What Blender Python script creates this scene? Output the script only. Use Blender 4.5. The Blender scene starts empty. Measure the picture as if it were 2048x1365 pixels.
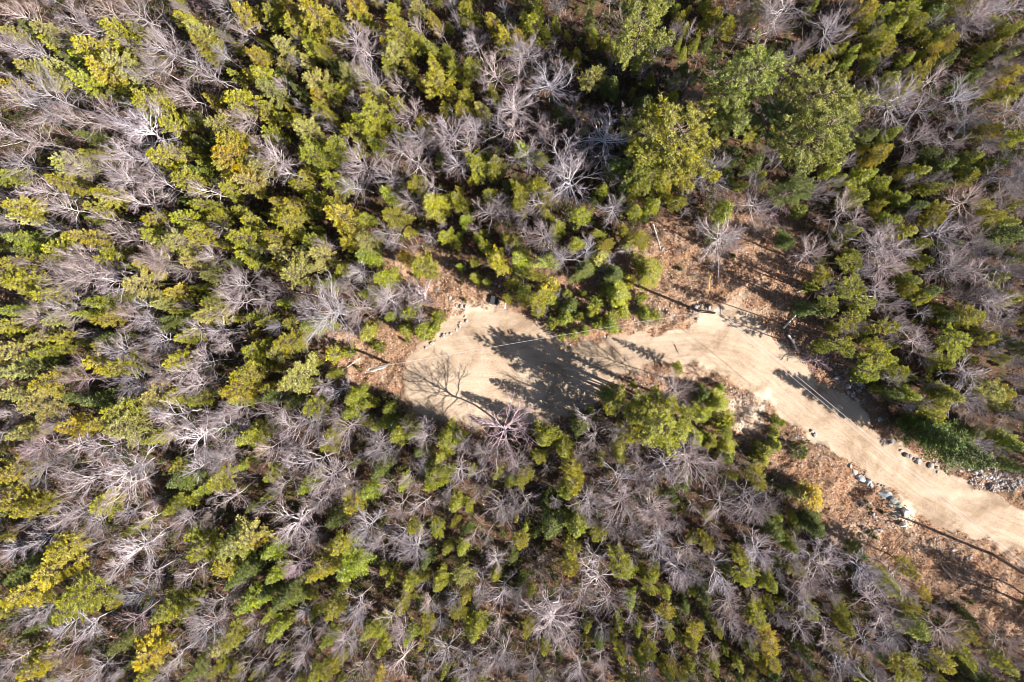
import bpy, math, random
import numpy as np
from mathutils import Vector, Matrix, Quaternion

R = math.radians
sc = bpy.context.scene
col = sc.collection

# ------------------------------------------------------------------ camera, sky, sun, exposure
CAM_H = 90.0
FPX = 1365.0                       # focal length in pixels of the 2048 px wide photograph
cd = bpy.data.cameras.new('camera')
cam = bpy.data.objects.new('camera', cd)
col.objects.link(cam)
cd.sensor_fit = 'HORIZONTAL'
cd.sensor_width = 36.0
cd.lens = 36.0 * FPX / 2048.0
cd.clip_start = 1.0
cd.clip_end = 2000.0
NADIR = (1150.0, 592.0)            # where the plumb line under the drone falls in the photograph
dn = Vector((NADIR[0] - 1024.0, -(NADIR[1] - 682.5), -FPX)).normalized()
q = dn.rotation_difference(Vector((0, 0, -1)))
cam.rotation_mode = 'QUATERNION'
cam.rotation_quaternion = q
cam.location = (0, 0, CAM_H)
sc.camera = cam
sc.render.resolution_x = 1024
sc.render.resolution_y = 682

SUN_EL = R(37.0)
SH = Vector((-0.924, 0.383, 0)).normalized()     # horizontal direction in which shadows fall
world = bpy.data.worlds.new('World')
sc.world = world
world.use_nodes = True
nt = world.node_tree
sky = nt.nodes.new('ShaderNodeTexSky')
sky.sky_type = 'NISHITA'
sky.sun_disc = False
sky.sun_elevation = SUN_EL
sky.sun_rotation = math.atan2(-SH.x, -SH.y)
nt.links.new(sky.outputs[0], nt.nodes['Background'].inputs[0])
nt.nodes['Background'].inputs[1].default_value = 0.05
ld = bpy.data.lights.new('sun', 'SUN')
ld.energy = 5.0
ld.angle = R(0.5)
ld.color = (1.0, 0.93, 0.83)
sun = bpy.data.objects.new('sun', ld)
col.objects.link(sun)
dl = Vector((SH.x * math.cos(SUN_EL), SH.y * math.cos(SUN_EL), -math.sin(SUN_EL)))
sun.rotation_euler = dl.to_track_quat('-Z', 'Y').to_euler()
sun.location = (60, -30, 120)
sc.view_settings.view_transform = 'Standard'
sc.view_settings.look = 'None'
sc.view_settings.gamma = 1.0
sc.view_settings.exposure = 1.6
sc.render.engine = 'CYCLES'
sc.cycles.filter_width = .95
sc.cycles.max_bounces = 5
sc.cycles.diffuse_bounces = 1
sc.cycles.transmission_bounces = 3
sc.cycles.transparent_max_bounces = 4

# ------------------------------------------------------------------ helpers
QM = q.to_matrix()
def P(px, py, z=0.0):
    """world x, y of the point at height z seen at photo pixel (px, py)"""
    d = QM @ Vector((px - 1024.0, -(py - 682.5), -FPX))
    t = (z - CAM_H) / d.z
    return d.x * t, d.y * t
QI = q.inverted().to_matrix()
def proj(x, y, z):
    v = QI @ Vector((x, y, z - CAM_H))
    return 1024.0 + FPX * v.x / -v.z, 682.5 - FPX * v.y / -v.z
MPP = CAM_H / FPX

def gz(x, y):
    """height of the terrain"""
    return (0.9 * np.sin(x * 0.045 + 0.6) * np.cos(y * 0.05 - 0.4) + 0.35 * np.sin(x * 0.13 + y * 0.09)
            + 0.22 * np.sin(x * 0.21 - y * 0.27 + 2.0)) * 0.6

def sd_poly(px, py, poly):
    """signed distance (negative inside) of points to a polygon"""
    poly = np.asarray(poly, float)
    a = poly; b = np.roll(poly, -1, 0)
    d = np.full(px.shape, 1e9); inside = np.zeros(px.shape, bool)
    for (ax, ay), (bx, by) in zip(a, b):
        ex, ey = bx - ax, by - ay
        t = np.clip(((px - ax) * ex + (py - ay) * ey) / (ex * ex + ey * ey + 1e-12), 0, 1)
        d = np.minimum(d, np.hypot(px - ax - t * ex, py - ay - t * ey))
        c = (ay > py) != (by > py)
        with np.errstate(divide='ignore', invalid='ignore'):
            xi = ax + (py - ay) * ex / (ey if ey != 0 else 1e-12)
        inside ^= c & (px < xi)
    return np.where(inside, -d, d)

def along_line(px, py, line):
    line = np.asarray(line, float)
    best = np.full(px.shape, 1e9); sd = np.zeros(px.shape); u = np.zeros(px.shape); acc = 0
    for (ax, ay), (bx, by) in zip(line[:-1], line[1:]):
        ex, ey = bx - ax, by - ay; L = math.hypot(ex, ey)
        t = np.clip(((px - ax) * ex + (py - ay) * ey) / (L * L), 0, 1)
        dx, dy = px - ax - t * ex, py - ay - t * ey
        d = np.hypot(dx, dy); m = d < best
        best[m] = d[m]; sd[m] = (np.sign(ex * dy - ey * dx) * d)[m]; u[m] = (acc + t * L)[m]
        acc += L
    return sd, u

_rs = np.random.RandomState(7)
_lat = _rs.rand(64, 64)
def vnoise(x, y, s):
    x = x / s; y = y / s
    xi = np.floor(x).astype(int); yi = np.floor(y).astype(int)
    fx = x - xi; fy = y - yi
    fx = fx * fx * (3 - 2 * fx); fy = fy * fy * (3 - 2 * fy)
    g = lambda i, j: _lat[(xi + i) % 64, (yi + j) % 64]
    return (g(0, 0) * (1 - fx) + g(1, 0) * fx) * (1 - fy) + (g(0, 1) * (1 - fx) + g(1, 1) * fx) * fy

def mesh_np(name, V, F, mat=None, smooth=False, fsize=None):
    """V (n,3); F (m,k) array of equal-sized faces"""
    me = bpy.data.meshes.new(name)
    V = np.asarray(V, np.float32); F = np.asarray(F, np.int32)
    m, k = F.shape
    me.vertices.add(len(V)); me.vertices.foreach_set('co', V.ravel())
    me.loops.add(m * k); me.loops.foreach_set('vertex_index', F.ravel())
    me.polygons.add(m)
    me.polygons.foreach_set('loop_start', np.arange(0, m * k, k, dtype=np.int32))
    me.polygons.foreach_set('loop_total', np.full(m, k, np.int32))
    if smooth:
        me.polygons.foreach_set('use_smooth', np.ones(m, bool))
    me.update(calc_edges=True)
    if mat: me.materials.append(mat)
    return me

def tubes(segs, n=3, cap=False):
    """segs: list/array rows of (x0,y0,z0,x1,y1,z1,r0,r1) -> V,F (quads)"""
    S = np.asarray(segs, float)
    a = S[:, 0:3]; b = S[:, 3:6]; r0 = S[:, 6]; r1 = S[:, 7]
    d = b - a; L = np.linalg.norm(d, axis=1, keepdims=True) + 1e-9; d = d / L
    up = np.where(np.abs(d[:, 2:3]) > .9, np.array([[1., 0, 0]]), np.array([[0, 0, 1.]]))
    u = np.cross(d, up); u /= np.linalg.norm(u, axis=1, keepdims=True) + 1e-9
    w = np.cross(d, u)
    vs = []
    for e, r in ((a, r0), (b, r1)):
        for i in range(n):
            t = 2 * math.pi * i / n
            vs.append(e + (u * math.cos(t) + w * math.sin(t)) * r[:, None])
    V = np.stack(vs, 1).reshape(-1, 3)
    base = (np.arange(len(S)) * 2 * n)[:, None]
    F = np.concatenate([base + np.array([[i, (i + 1) % n, n + (i + 1) % n, n + i]]) for i in range(n)], 0)
    return V, F

def link(name, me, parent=None, loc=None):
    o = bpy.data.objects.new(name, me)
    col.objects.link(o)
    if parent: o.parent = parent
    if loc is not None: o.location = loc
    return o
def tag(o, label=None, cat=None, group=None, kind=None):
    if label: o['label'] = label
    if cat: o['category'] = cat
    if group: o['group'] = group
    if kind: o['kind'] = kind
    return o

# ------------------------------------------------------------------ materials
def new_mat(name):
    m = bpy.data.materials.new(name); m.use_nodes = True
    n = m.node_tree; n.nodes.clear()
    return m, n, n.nodes, n.links
def N(nodes, t, **kw):
    x = nodes.new(t)
    for k, v in kw.items():
        if k.startswith('i_'):
            key = k[2:]
            key = int(key) if key.isdigit() else key.replace('_', ' ')
            x.inputs[key].default_value = v
        else: setattr(x, k, v)
    return x
def ramp(nodes, stops, interp='LINEAR'):
    r = nodes.new('ShaderNodeValToRGB'); r.color_ramp.interpolation = interp
    e = r.color_ramp.elements
    while len(e) < len(stops): e.new(0.5)
    for k, (p, c) in enumerate(stops):
        e[k].position = p; e[k].color = (*c, 1) if len(c) == 3 else c
    return r

def foliage_mat(name, trans=0.25, var=0.42):
    m, n, nd, lk = new_mat(name)
    out = N(nd, 'ShaderNodeOutputMaterial')
    oi = N(nd, 'ShaderNodeObjectInfo')
    tc = N(nd, 'ShaderNodeTexCoord')
    no = N(nd, 'ShaderNodeTexNoise', i_Scale=1.6, i_Detail=3.0, i_Roughness=.6)
    lk.new(tc.outputs['Object'], no.inputs['Vector'])
    mp = N(nd, 'ShaderNodeMapRange', i_1=0.3, i_2=0.7, i_3=1 - var, i_4=1 + var)
    lk.new(no.outputs['Fac'], mp.inputs[0])
    hs = N(nd, 'ShaderNodeHueSaturation')
    lk.new(oi.outputs['Color'], hs.inputs['Color'])
    ge = N(nd, 'ShaderNodeNewGeometry')
    mi = N(nd, 'ShaderNodeMapRange', i_1=0.0, i_2=1.0, i_3=.42, i_4=1.5)
    lk.new(ge.outputs['Random Per Island'], mi.inputs[0])
    mm = N(nd, 'ShaderNodeMath', operation='MULTIPLY'); lk.new(mp.outputs[0], mm.inputs[0]); lk.new(mi.outputs[0], mm.inputs[1])
    lk.new(mm.outputs[0], hs.inputs['Value'])
    n3 = N(nd, 'ShaderNodeTexNoise', i_Scale=.7, i_Detail=2.0); lk.new(tc.outputs['Object'], n3.inputs['Vector'])
    ms = N(nd, 'ShaderNodeMapRange', i_1=.35, i_2=.65, i_3=.78, i_4=1.06); lk.new(n3.outputs['Fac'], ms.inputs[0]); lk.new(ms.outputs[0], hs.inputs['Saturation'])
    mh = N(nd, 'ShaderNodeMapRange', i_1=0.3, i_2=0.7, i_3=.515, i_4=.488)
    lk.new(no.outputs['Fac'], mh.inputs[0]); lk.new(mh.outputs[0], hs.inputs['Hue'])
    df = N(nd, 'ShaderNodeBsdfDiffuse'); tr = N(nd, 'ShaderNodeBsdfTranslucent')
    mx = N(nd, 'ShaderNodeMixShader', i_0=trans)
    lk.new(hs.outputs[0], df.inputs[0]); lk.new(hs.outputs[0], tr.inputs[0])
    lk.new(df.outputs[0], mx.inputs[1]); lk.new(tr.outputs[0], mx.inputs[2])
    gl = N(nd, 'ShaderNodeBsdfGlossy', i_Roughness=.5); gl.inputs[0].default_value = (.9, .9, .85, 1)
    m2 = N(nd, 'ShaderNodeMixShader', i_0=.025)
    lk.new(mx.outputs[0], m2.inputs[1]); lk.new(gl.outputs[0], m2.inputs[2])
    lk.new(m2.outputs[0], out.inputs[0])
    return m
M_fol = foliage_mat('needles')

def bark_mat(name, c1, c2, use_obj=False, scale=3.0, rough=.8, tone=False):
    m, n, nd, lk = new_mat(name)
    out = N(nd, 'ShaderNodeOutputMaterial')
    pb = N(nd, 'ShaderNodeBsdfPrincipled', i_Roughness=rough)
    tc = N(nd, 'ShaderNodeTexCoord')
    no = N(nd, 'ShaderNodeTexNoise', i_Scale=scale, i_Detail=4.0)
    lk.new(tc.outputs['Object'], no.inputs['Vector'])
    r = ramp(nd, [(.35, c1), (.65, c2)])
    lk.new(no.outputs['Fac'], r.inputs[0])
    if use_obj:
        oi = N(nd, 'ShaderNodeObjectInfo')
        mi = N(nd, 'ShaderNodeMix', data_type='RGBA', blend_type='MULTIPLY'); mi.inputs[0].default_value = 1.0
        lk.new(r.outputs[0], mi.inputs[6]); lk.new(oi.outputs['Color'], mi.inputs[7])
        if tone:
            at = N(nd, 'ShaderNodeAttribute', attribute_name='tone')
            m2 = N(nd, 'ShaderNodeMix', data_type='RGBA', blend_type='MULTIPLY'); m2.inputs[0].default_value = 1.0
            lk.new(mi.outputs[2], m2.inputs[6]); lk.new(at.outputs['Color'], m2.inputs[7]); lk.new(m2.outputs[2], pb.inputs['Base Color'])
        else:
            lk.new(mi.outputs[2], pb.inputs['Base Color'])
    else:
        lk.new(r.outputs[0], pb.inputs['Base Color'])
    lk.new(pb.outputs[0], out.inputs[0])
    return m
M_bark = bark_mat('pine_bark', (.09, .06, .045), (.2, .15, .12))
M_pale = bark_mat('grey_bark', (.8, .8, .8), (1, 1, 1), use_obj=True, scale=1.2)
M_twig = bark_mat('grey_twigs', (.8, .8, .8), (1, 1, 1), use_obj=True, scale=1.2, tone=True)
M_wood = bark_mat('weathered_wood', (.16, .13, .11), (.3, .26, .22))
M_rock = bark_mat('rock', (.17, .165, .165), (.5, .47, .45), use_obj=True, scale=3.5)
# ------------------------------------------------------------------ road, clearings, ground
def W(pts): return [P(x, y) for x, y in pts]
ROAD = W([(815,715),(850,680),(880,655),(900,640),(930,624),(965,614),(1005,616),(1040,626),(1075,647),(1100,667),(1130,684),
 (1170,684),(1220,674),(1280,669),(1330,666),(1375,656),(1400,640),(1415,622),(1445,606),(1475,590),(1490,560),(1500,520),(1505,480),(1500,445),(1530,440),(1545,480),
 (1545,530),(1530,580),(1515,615),(1530,652),(1560,684),(1600,722),(1640,762),(1680,788),(1720,825),(1760,865),(1800,890),(1860,925),(1900,945),(1950,975),(2000,998),
 (2048,1018),(2150,1060),(2300,1115),(2300,1240),(2150,1165),(2048,1112),(1990,1088),(1940,1075),(1880,1055),(1830,1022),(1790,990),(1750,965),(1700,925),(1650,895),
 (1600,868),(1560,835),(1520,800),(1480,775),(1440,750),(1400,725),(1350,722),(1300,725),(1262,742),(1240,760),(1205,775),(1190,798),(1150,830),(1080,845),
 (1000,852),(960,862),(900,846),(850,836),(825,820),(812,790),(808,750)])
CENTRE = W([(2300,1180),(2150,1115),(2048,1065),(1950,1022),(1850,972),(1750,900),(1650,830),(1560,757),(1480,705),(1400,688),(1300,695),
 (1200,712),(1100,712),(1000,690),(900,690),(830,745)])
SPUR = W([(1500,650),(1505,600),(1515,540),(1520,440)])
CLEAR = [W(p) for p in (
 [(750,480),(860,520),(930,545),(1000,580),(1100,660),(1000,700),(860,700),(830,780),(800,800),(690,780),(640,720),(640,680),(760,650),(800,600),(760,560)],
 [(1090,560),(1180,540),(1260,480),(1300,440),(1400,440),(1440,400),(1560,400),(1620,470),(1610,600),(1700,700),(1760,830),(1650,800),(1550,700),(1400,690),(1200,690),(1100,660)],
 [(1100,840),(1180,790),(1290,730),(1400,730),(1500,780),(1620,880),(1720,930),(1830,1020),(2048,1110),(2150,1180),(2048,1300),(1900,1180),(1800,1170),(1700,1090),(1620,1040),(1560,960),(1480,880),(1380,830),(1280,790)],
 [(1780,860),(1850,910),(1960,960),(2150,1010),(2150,920),(1980,930),(1880,900),(1850,850)],
)]
PALE = [(1505,825,24,34,.85),(1470,820,40,26,.45),(1520,800,30,20,.5),(1395,632,30,20,.25),(1808,1030,22,26,.8),(1425,640,30,26,.25),(950,612,60,14,.35),(1490,845,26,22,.5),(1700,1075,60,34,.22),(1380,745,60,18,.25),(1905,990,60,10,.2),(890,700,30,10,.2)]

def masks(x, y):
    """road (0..1), clearing (0..1), pale sand (0..1) at world points"""
    sd = sd_poly(x, y, ROAD)
    wob = (vnoise(x, y, 1.7) - .5) * 1.3 + (vnoise(x + 30, y, .6) - .5) * .6
    road = np.clip(.5 - (sd + wob * .9) / .95, 0, 1)
    s2, _ = along_line(x, y, SPUR); s1, _ = along_line(x, y, CENTRE)
    spur = np.clip((np.abs(s1) - 3.2) / 3.0, 0, 1) * (np.abs(s2) < 5)
    road = road * (1 - spur * (.42 + .3 * vnoise(x, y, 1.3)))
    cl = np.zeros(x.shape)
    for p in CLEAR:
        s = sd_poly(x, y, p)
        cl = np.maximum(cl, np.clip(.5 - (s + (vnoise(x, y, 3.0) - .5) * 3.2) / 2.4, 0, 1))
    cl = np.maximum(cl, np.clip(.7 - sd / 2.5, 0, 1))
    pale = np.zeros(x.shape)
    for (px, py, rx, ry, s) in PALE:
        cx, cy = P(px, py)
        d = np.hypot((x - cx) / (rx * MPP), (y - cy) / (ry * MPP)) + (vnoise(x, y, .8) - .5) * .9
        pale = np.maximum(pale, s * np.clip((1.1 - d) / .6, 0, 1))
    return road, cl, pale

def ground_mat():
    m, n, nd, lk = new_mat('earth')
    out = N(nd, 'ShaderNodeOutputMaterial')
    pb = N(nd, 'ShaderNodeBsdfPrincipled', i_Roughness=.95)
    ge = N(nd, 'ShaderNodeNewGeometry')
    at = lambda nm: N(nd, 'ShaderNodeAttribute', attribute_name=nm)
    aR, aC, aP, aU = at('road'), at('clear'), at('pale'), at('track')
    def noise(scale, detail=4.0, rough=.6, vec=None, dist=0.0):
        x = N(nd, 'ShaderNodeTexNoise', i_Scale=scale, i_Detail=detail, i_Roughness=rough, i_Distortion=dist)
        lk.new(vec or ge.outputs['Position'], x.inputs['Vector']); return x.outputs['Fac']
    def mix(f, a, b, mode='MIX'):
        x = N(nd, 'ShaderNodeMix', data_type='RGBA', blend_type=mode)
        for s, v in ((0, f), (6, a), (7, b)):
            if isinstance(v, (int, float)): x.inputs[s].default_value = v
            elif isinstance(v, tuple): x.inputs[s].default_value = (*v, 1)
            else: lk.new(v, x.inputs[s])
        return x.outputs[2]
    def rmp(f, *stops):
        r = ramp(nd, list(stops)); lk.new(f, r.inputs[0]); return r.outputs[0]
    # forest floor: leaf litter and needles
    litter = rmp(noise(3.2, 8, .75), (.32, (.02, .012, .008)), (.5, (.07, .036, .02)), (.62, (.14, .07, .034)), (.75, (.24, .14, .08)))
    moss = rmp(noise(.55, 4, .6), (.5, (0, 0, 0)), (.62, (1, 1, 1)))
    litter = mix(moss, litter, mix(.6, litter, (.05, .055, .015)))
    # cleared ground: dry grass, slash and sandy soil
    cl1 = rmp(noise(5.5, 9, .8), (.35, (.045, .028, .018)), (.45, (.19, .115, .075)), (.57, (.34, .22, .15)), (.68, (.54, .42, .33)))
    patch = rmp(noise(.5, 5, .65), (.42, (0, 0, 0)), (.6, (1, 1, 1)))
    cl2 = mix(patch, cl1, mix(.5, cl1, (.30, .13, .06)))
    patch2 = rmp(noise(.27, 4, .6, dist=1.0), (.52, (0, 0, 0)), (.66, (1, 1, 1)))
    cl2 = mix(patch2, cl2, mix(.5, cl2, (.5, .36, .25)))
    patch3 = rmp(noise(.38, 5, .7, dist=.7), (.3, (1, 1, 1)), (.42, (0, 0, 0)))
    cl2 = mix(patch3, cl2, mix(.6, cl2, (.14, .1, .03)))
    # packed sand of the road with wheel streaks
    mpg = N(nd, 'ShaderNodeMapping'); mpg.inputs['Scale'].default_value = (1.7, .09, 1)
    lk.new(aU.outputs['Vector'], mpg.inputs['Vector'])
    streak = noise(1.0, 6, .7, mpg.outputs[0], 1.2)
    sand = rmp(streak, (.3, (.31, .237, .172)), (.5, (.36, .28, .205)), (.7, (.40, .318, .24)))
    broad = rmp(noise(.2, 6, .7, dist=.6), (.36, (.62, .56, .5)), (.46, (.9, .87, .85)), (.58, (1.1, 1.09, 1.1)))
    sand = mix(1.0, sand, broad, 'MULTIPLY')
    grit = rmp(noise(9, 6, .85), (.4, (.5, .48, .46)), (.5, (1, 1, 1)), (.7, (1.16, 1.16, 1.16)))
    sand = mix(1.0, sand, grit, 'MULTIPLY')
    mp2 = N(nd, 'ShaderNodeMapping'); mp2.inputs['Scale'].default_value = (5.0, .05, 1)
    lk.new(aU.outputs['Vector'], mp2.inputs['Vector'])
    rut = rmp(noise(1.0, 2, .5, mp2.outputs[0], .9), (.36, (.86, .83, .8)), (.44, (1, 1, 1)))
    sand = mix(.5, sand, mix(1.0, sand, rut, 'MULTIPLY'))
    # two wheel tracks either side of the centre line, worn paler with darker crumbly edges
    sx = N(nd, 'ShaderNodeSeparateXYZ'); lk.new(aU.outputs['Vector'], sx.inputs[0])
    wn = N(nd, 'ShaderNodeMath', operation='MULTIPLY_ADD', i_1=1.6, i_2=-.8); lk.new(noise(.35, 3, .6), wn.inputs[0])
    a0 = N(nd, 'ShaderNodeMath', operation='ADD'); lk.new(sx.outputs[0], a0.inputs[0]); lk.new(wn.outputs[0], a0.inputs[1])
    a1 = N(nd, 'ShaderNodeMath', operation='ABSOLUTE'); lk.new(a0.outputs[0], a1.inputs[0])
    a2 = N(nd, 'ShaderNodeMath', operation='MULTIPLY_ADD', i_1=.25); a2.inputs[2].default_value = 0; lk.new(a1.outputs[0], a2.inputs[0])
    trk = rmp(a2.outputs[0], (.0, (.93, .92, .91)), (.11, (.95, .94, .93)), (.16, (.87, .85, .83)), (.2, (1.06, 1.05, 1.05)), (.29, (1.06, 1.05, 1.05)), (.33, (.88, .86, .84)), (.42, (.99, .98, .98)), (.8, (1, 1, 1)))
    sand = mix(rmp(noise(.45, 4, .7), (.36, (.25, .25, .25)), (.6, (1, 1, 1))), sand, mix(1.0, sand, trk, 'MULTIPLY'))
    c = mix(aC.outputs['Fac'], litter, cl2)
    # edge of the road broken up by noise
    ma = N(nd, 'ShaderNodeMath', operation='ADD'); lk.new(aR.outputs['Fac'], ma.inputs[0])
    mb = N(nd, 'ShaderNodeMath', operation='MULTIPLY_ADD', i_1=1.2, i_2=-.6); lk.new(noise(3.5, 5, .7), mb.inputs[0])
    lk.new(mb.outputs[0], ma.inputs[1])
    mr = N(nd, 'ShaderNodeMapRange', i_1=.38, i_2=.62); lk.new(ma.outputs[0], mr.inputs[0])
    c = mix(mr.outputs[0], c, sand)
    c = mix(aP.outputs['Fac'], c, mix(noise(6, 5, .7), (.55, .43, .32), (.84, .72, .58)))
    lk.new(c, pb.inputs['Base Color'])
    # relief
    b1 = N(nd, 'ShaderNodeMath', operation='MULTIPLY_ADD', i_1=-.93, i_2=1.0); lk.new(mr.outputs[0], b1.inputs[0])
    bp = N(nd, 'ShaderNodeBump', i_Distance=.16); lk.new(noise(4.0, 8, .8), bp.inputs['Height'])
    lk.new(b1.outputs[0], bp.inputs['Strength'])
    lk.new(bp.outputs[0], pb.inputs['Normal'])
    lk.new(pb.outputs[0], out.inputs[0])
    return m
M_earth = ground_mat()

def relief(x, y, road):
    """small humps of the soil, the dug pit beside the big slab and the low banks"""
    z = ((vnoise(x, y, 1.1) - .5) * .5 + (vnoise(x + 9, y + 4, .45) - .5) * .28) * (1 - road) - road * .07
    cx, cy = P(1712, 985); z = z - 1.1 * np.exp(-(((x - cx) / 1.3) ** 2 + ((y - cy) / 1.6) ** 2))
    for (px, py, h, s) in ((1505, 830, .4, 1.9), (1800, 1030, .5, 1.4), (920, 590, .5, 2.5), (1600, 900, .5, 3.0), (1660, 960, .6, 2.5)):
        cx, cy = P(px, py); z = z + h * np.exp(-(((x - cx) / s) ** 2 + ((y - cy) / s) ** 2)) * (1 - road)
    return z
def hz(x, y):
    """surface height at one point"""
    a, b = np.array([float(x)]), np.array([float(y)])
    return float((gz(a, b) + relief(a, b, (sd_poly(a, b, ROAD) < 0) * 1.0))[0])
def grid_mesh(name, x0, x1, y0, y1, step, keep=None, lift=0.0, rough=True):
    nx = int((x1 - x0) / step) + 1; ny = int((y1 - y0) / step) + 1
    X, Y = np.meshgrid(np.linspace(x0, x1, nx), np.linspace(y0, y1, ny), indexing='ij')
    x = X.ravel(); y = Y.ravel()
    i = np.arange(nx * ny).reshape(nx, ny)
    F = np.stack([i[:-1, :-1], i[1:, :-1], i[1:, 1:], i[:-1, 1:]], -1).reshape(-1, 4)
    if keep is not None:
        k = keep(x, y); F = F[k[F].all(1)]
        used = np.unique(F); re = np.full(len(x), -1); re[used] = np.arange(len(used))
        F = re[F]; x = x[used]; y = y[used]
    road, cl, pale = masks(x, y)
    z = gz(x, y) + lift
    if rough:
        z = z + relief(x, y, road)
    me = mesh_np(name, np.stack([x, y, z], 1), F, M_earth, smooth=True)
    sd, u = along_line(x, y, CENTRE); sd2, u2 = along_line(x, y, SPUR)
    sp = (np.abs(sd2) < 2.2) & (np.abs(sd) > 3.0)
    sd = np.where(sp, sd2 + 40, sd); u = np.where(sp, u2, u)
    for nm, v in (('road', road), ('clear', cl), ('pale', pale)):
        me.attributes.new(nm, 'FLOAT', 'POINT').data.foreach_set('value', v.astype(np.float32))
    me.attributes.new('track', 'FLOAT_VECTOR', 'POINT').data.foreach_set('vector', np.stack([sd, u, 0 * u], 1).astype(np.float32).ravel())
    return me
cs = [P(0, 0), P(2048, 0), P(0, 1365), P(2048, 1365)]
GX0 = min(c[0] for c in cs) - 6; GX1 = max(c[0] for c in cs) + 6
GY0 = min(c[1] for c in cs) - 6; GY1 = max(c[1] for c in cs) + 6
ROAD_BB = (P(790, 700)[0] - 1, P(2300, 1100)[0], P(2300, 1240)[1] - 1, P(1500, 430)[1] + 1)
tag(link('road', grid_mesh('road', *ROAD_BB, .22, keep=lambda x, y: sd_poly(x, y, ROAD) < 1.3, lift=.035)), kind='structure')
tag(link('ground', grid_mesh('ground', GX0, GX1, GY0, GY1, .25)), kind='structure')
# the same forest floor on to the horizon, as a frame round the detailed sheet
def far_ground():
    xs = [-900, -300, GX0 - 30, GX0, (GX0 + GX1) / 2, GX1, GX1 + 30, 300, 900]
    ys = [-900, -300, GY0 - 30, GY0, (GY0 + GY1) / 2, GY1, GY1 + 30, 300, 900]
    V = []; F = []
    for x in xs:
        for y in ys: V.append((x, y, float(gz(np.array(x), np.array(y))) - .45))
    n = len(ys)
    for i in range(len(xs) - 1):
        for j in range(n - 1):
            if not (i in (3, 4) and j in (3, 4)):
                F.append((i * n + j, (i + 1) * n + j, (i + 1) * n + j + 1, i * n + j + 1))
    me = mesh_np('terrain', V, F, M_earth)
    for nm in ('road', 'clear', 'pale'):
        me.attributes.new(nm, 'FLOAT', 'POINT')
    return me
tag(link('terrain', far_ground()), kind='structure')
# ------------------------------------------------------------------ tree prototypes (unit: metres)
def unit(v): return v / (np.linalg.norm(v, axis=-1, keepdims=True) + 1e-9)

def blades(C, D, L, w, rs):
    """thin leaf-like triangles-pairs: C centres, D directions, L lengths, w widths -> V, F(tri)"""
    n = len(C)
    side = unit(np.cross(D, rs.normal(size=(n, 3))))
    a = C - D * (L * .5)[:, None]; b = C + D * (L * .5)[:, None]; s = side * (w * .5)[:, None]
    m = C + D * (L * .05)[:, None]
    V = np.stack([a, m - s, b, m + s], 1).reshape(-1, 3)
    i = (np.arange(n) * 4)[:, None]
    return V, i + np.array([[0, 1, 2, 3]])

def tuft_cloud(cent, rad, per, rs, up=.35, L=.3, w=.085):
    n = len(cent); k = n * per
    c = np.repeat(cent, per, 0); r = np.repeat(rad, per)
    d = rs.normal(size=(k, 3)); d[:, 2] += up; d = unit(d)
    pos = c + d * (r * rs.uniform(.35, 1.0, k))[:, None]
    D = unit(d + rs.normal(size=(k, 3)) * .55)
    return blades(pos, D, rs.uniform(.7, 1.3, k) * L, rs.uniform(.7, 1.3, k) * w, rs)

def trunk_segs(h, r, rs, wob=.15, top=.04, n=9):
    pts = [np.array([0, 0, -.4])]
    off = np.zeros(2)
    for i in range(1, n + 1):
        off = off + rs.normal(size=2) * wob / n * 2
        pts.append(np.array([off[0], off[1], h * i / n]))
    S = []
    for i in range(n):
        S.append([*pts[i], *pts[i + 1], r + (top - r) * i / n, r + (top - r) * (i + 1) / n])
    return S, pts
def at_height(pts, z):
    for a, b in zip(pts[:-1], pts[1:]):
        if b[2] >= z: return a + (b - a) * ((z - a[2]) / (b[2] - a[2] + 1e-9))
    return pts[-1].copy()

def aligned(cent, dirs, rad, per, rs, L=.2, w=.042, spread=.6):
    """needle sprays: blades round each centre, leaning along the twig"""
    c = np.repeat(cent, per, 0); d0 = np.repeat(dirs, per, 0); r = np.repeat(rad, per); k = len(c)
    off = rs.normal(size=(k, 3)); off = unit(off) * (r * rs.uniform(.1, 1.0, k))[:, None]
    D = unit(d0 + rs.normal(size=(k, 3)) * spread + np.array([0, 0, .25]))
    return blades(c + off, D, rs.uniform(.7, 1.3, k) * L, rs.uniform(.7, 1.3, k) * w, rs)

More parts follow.
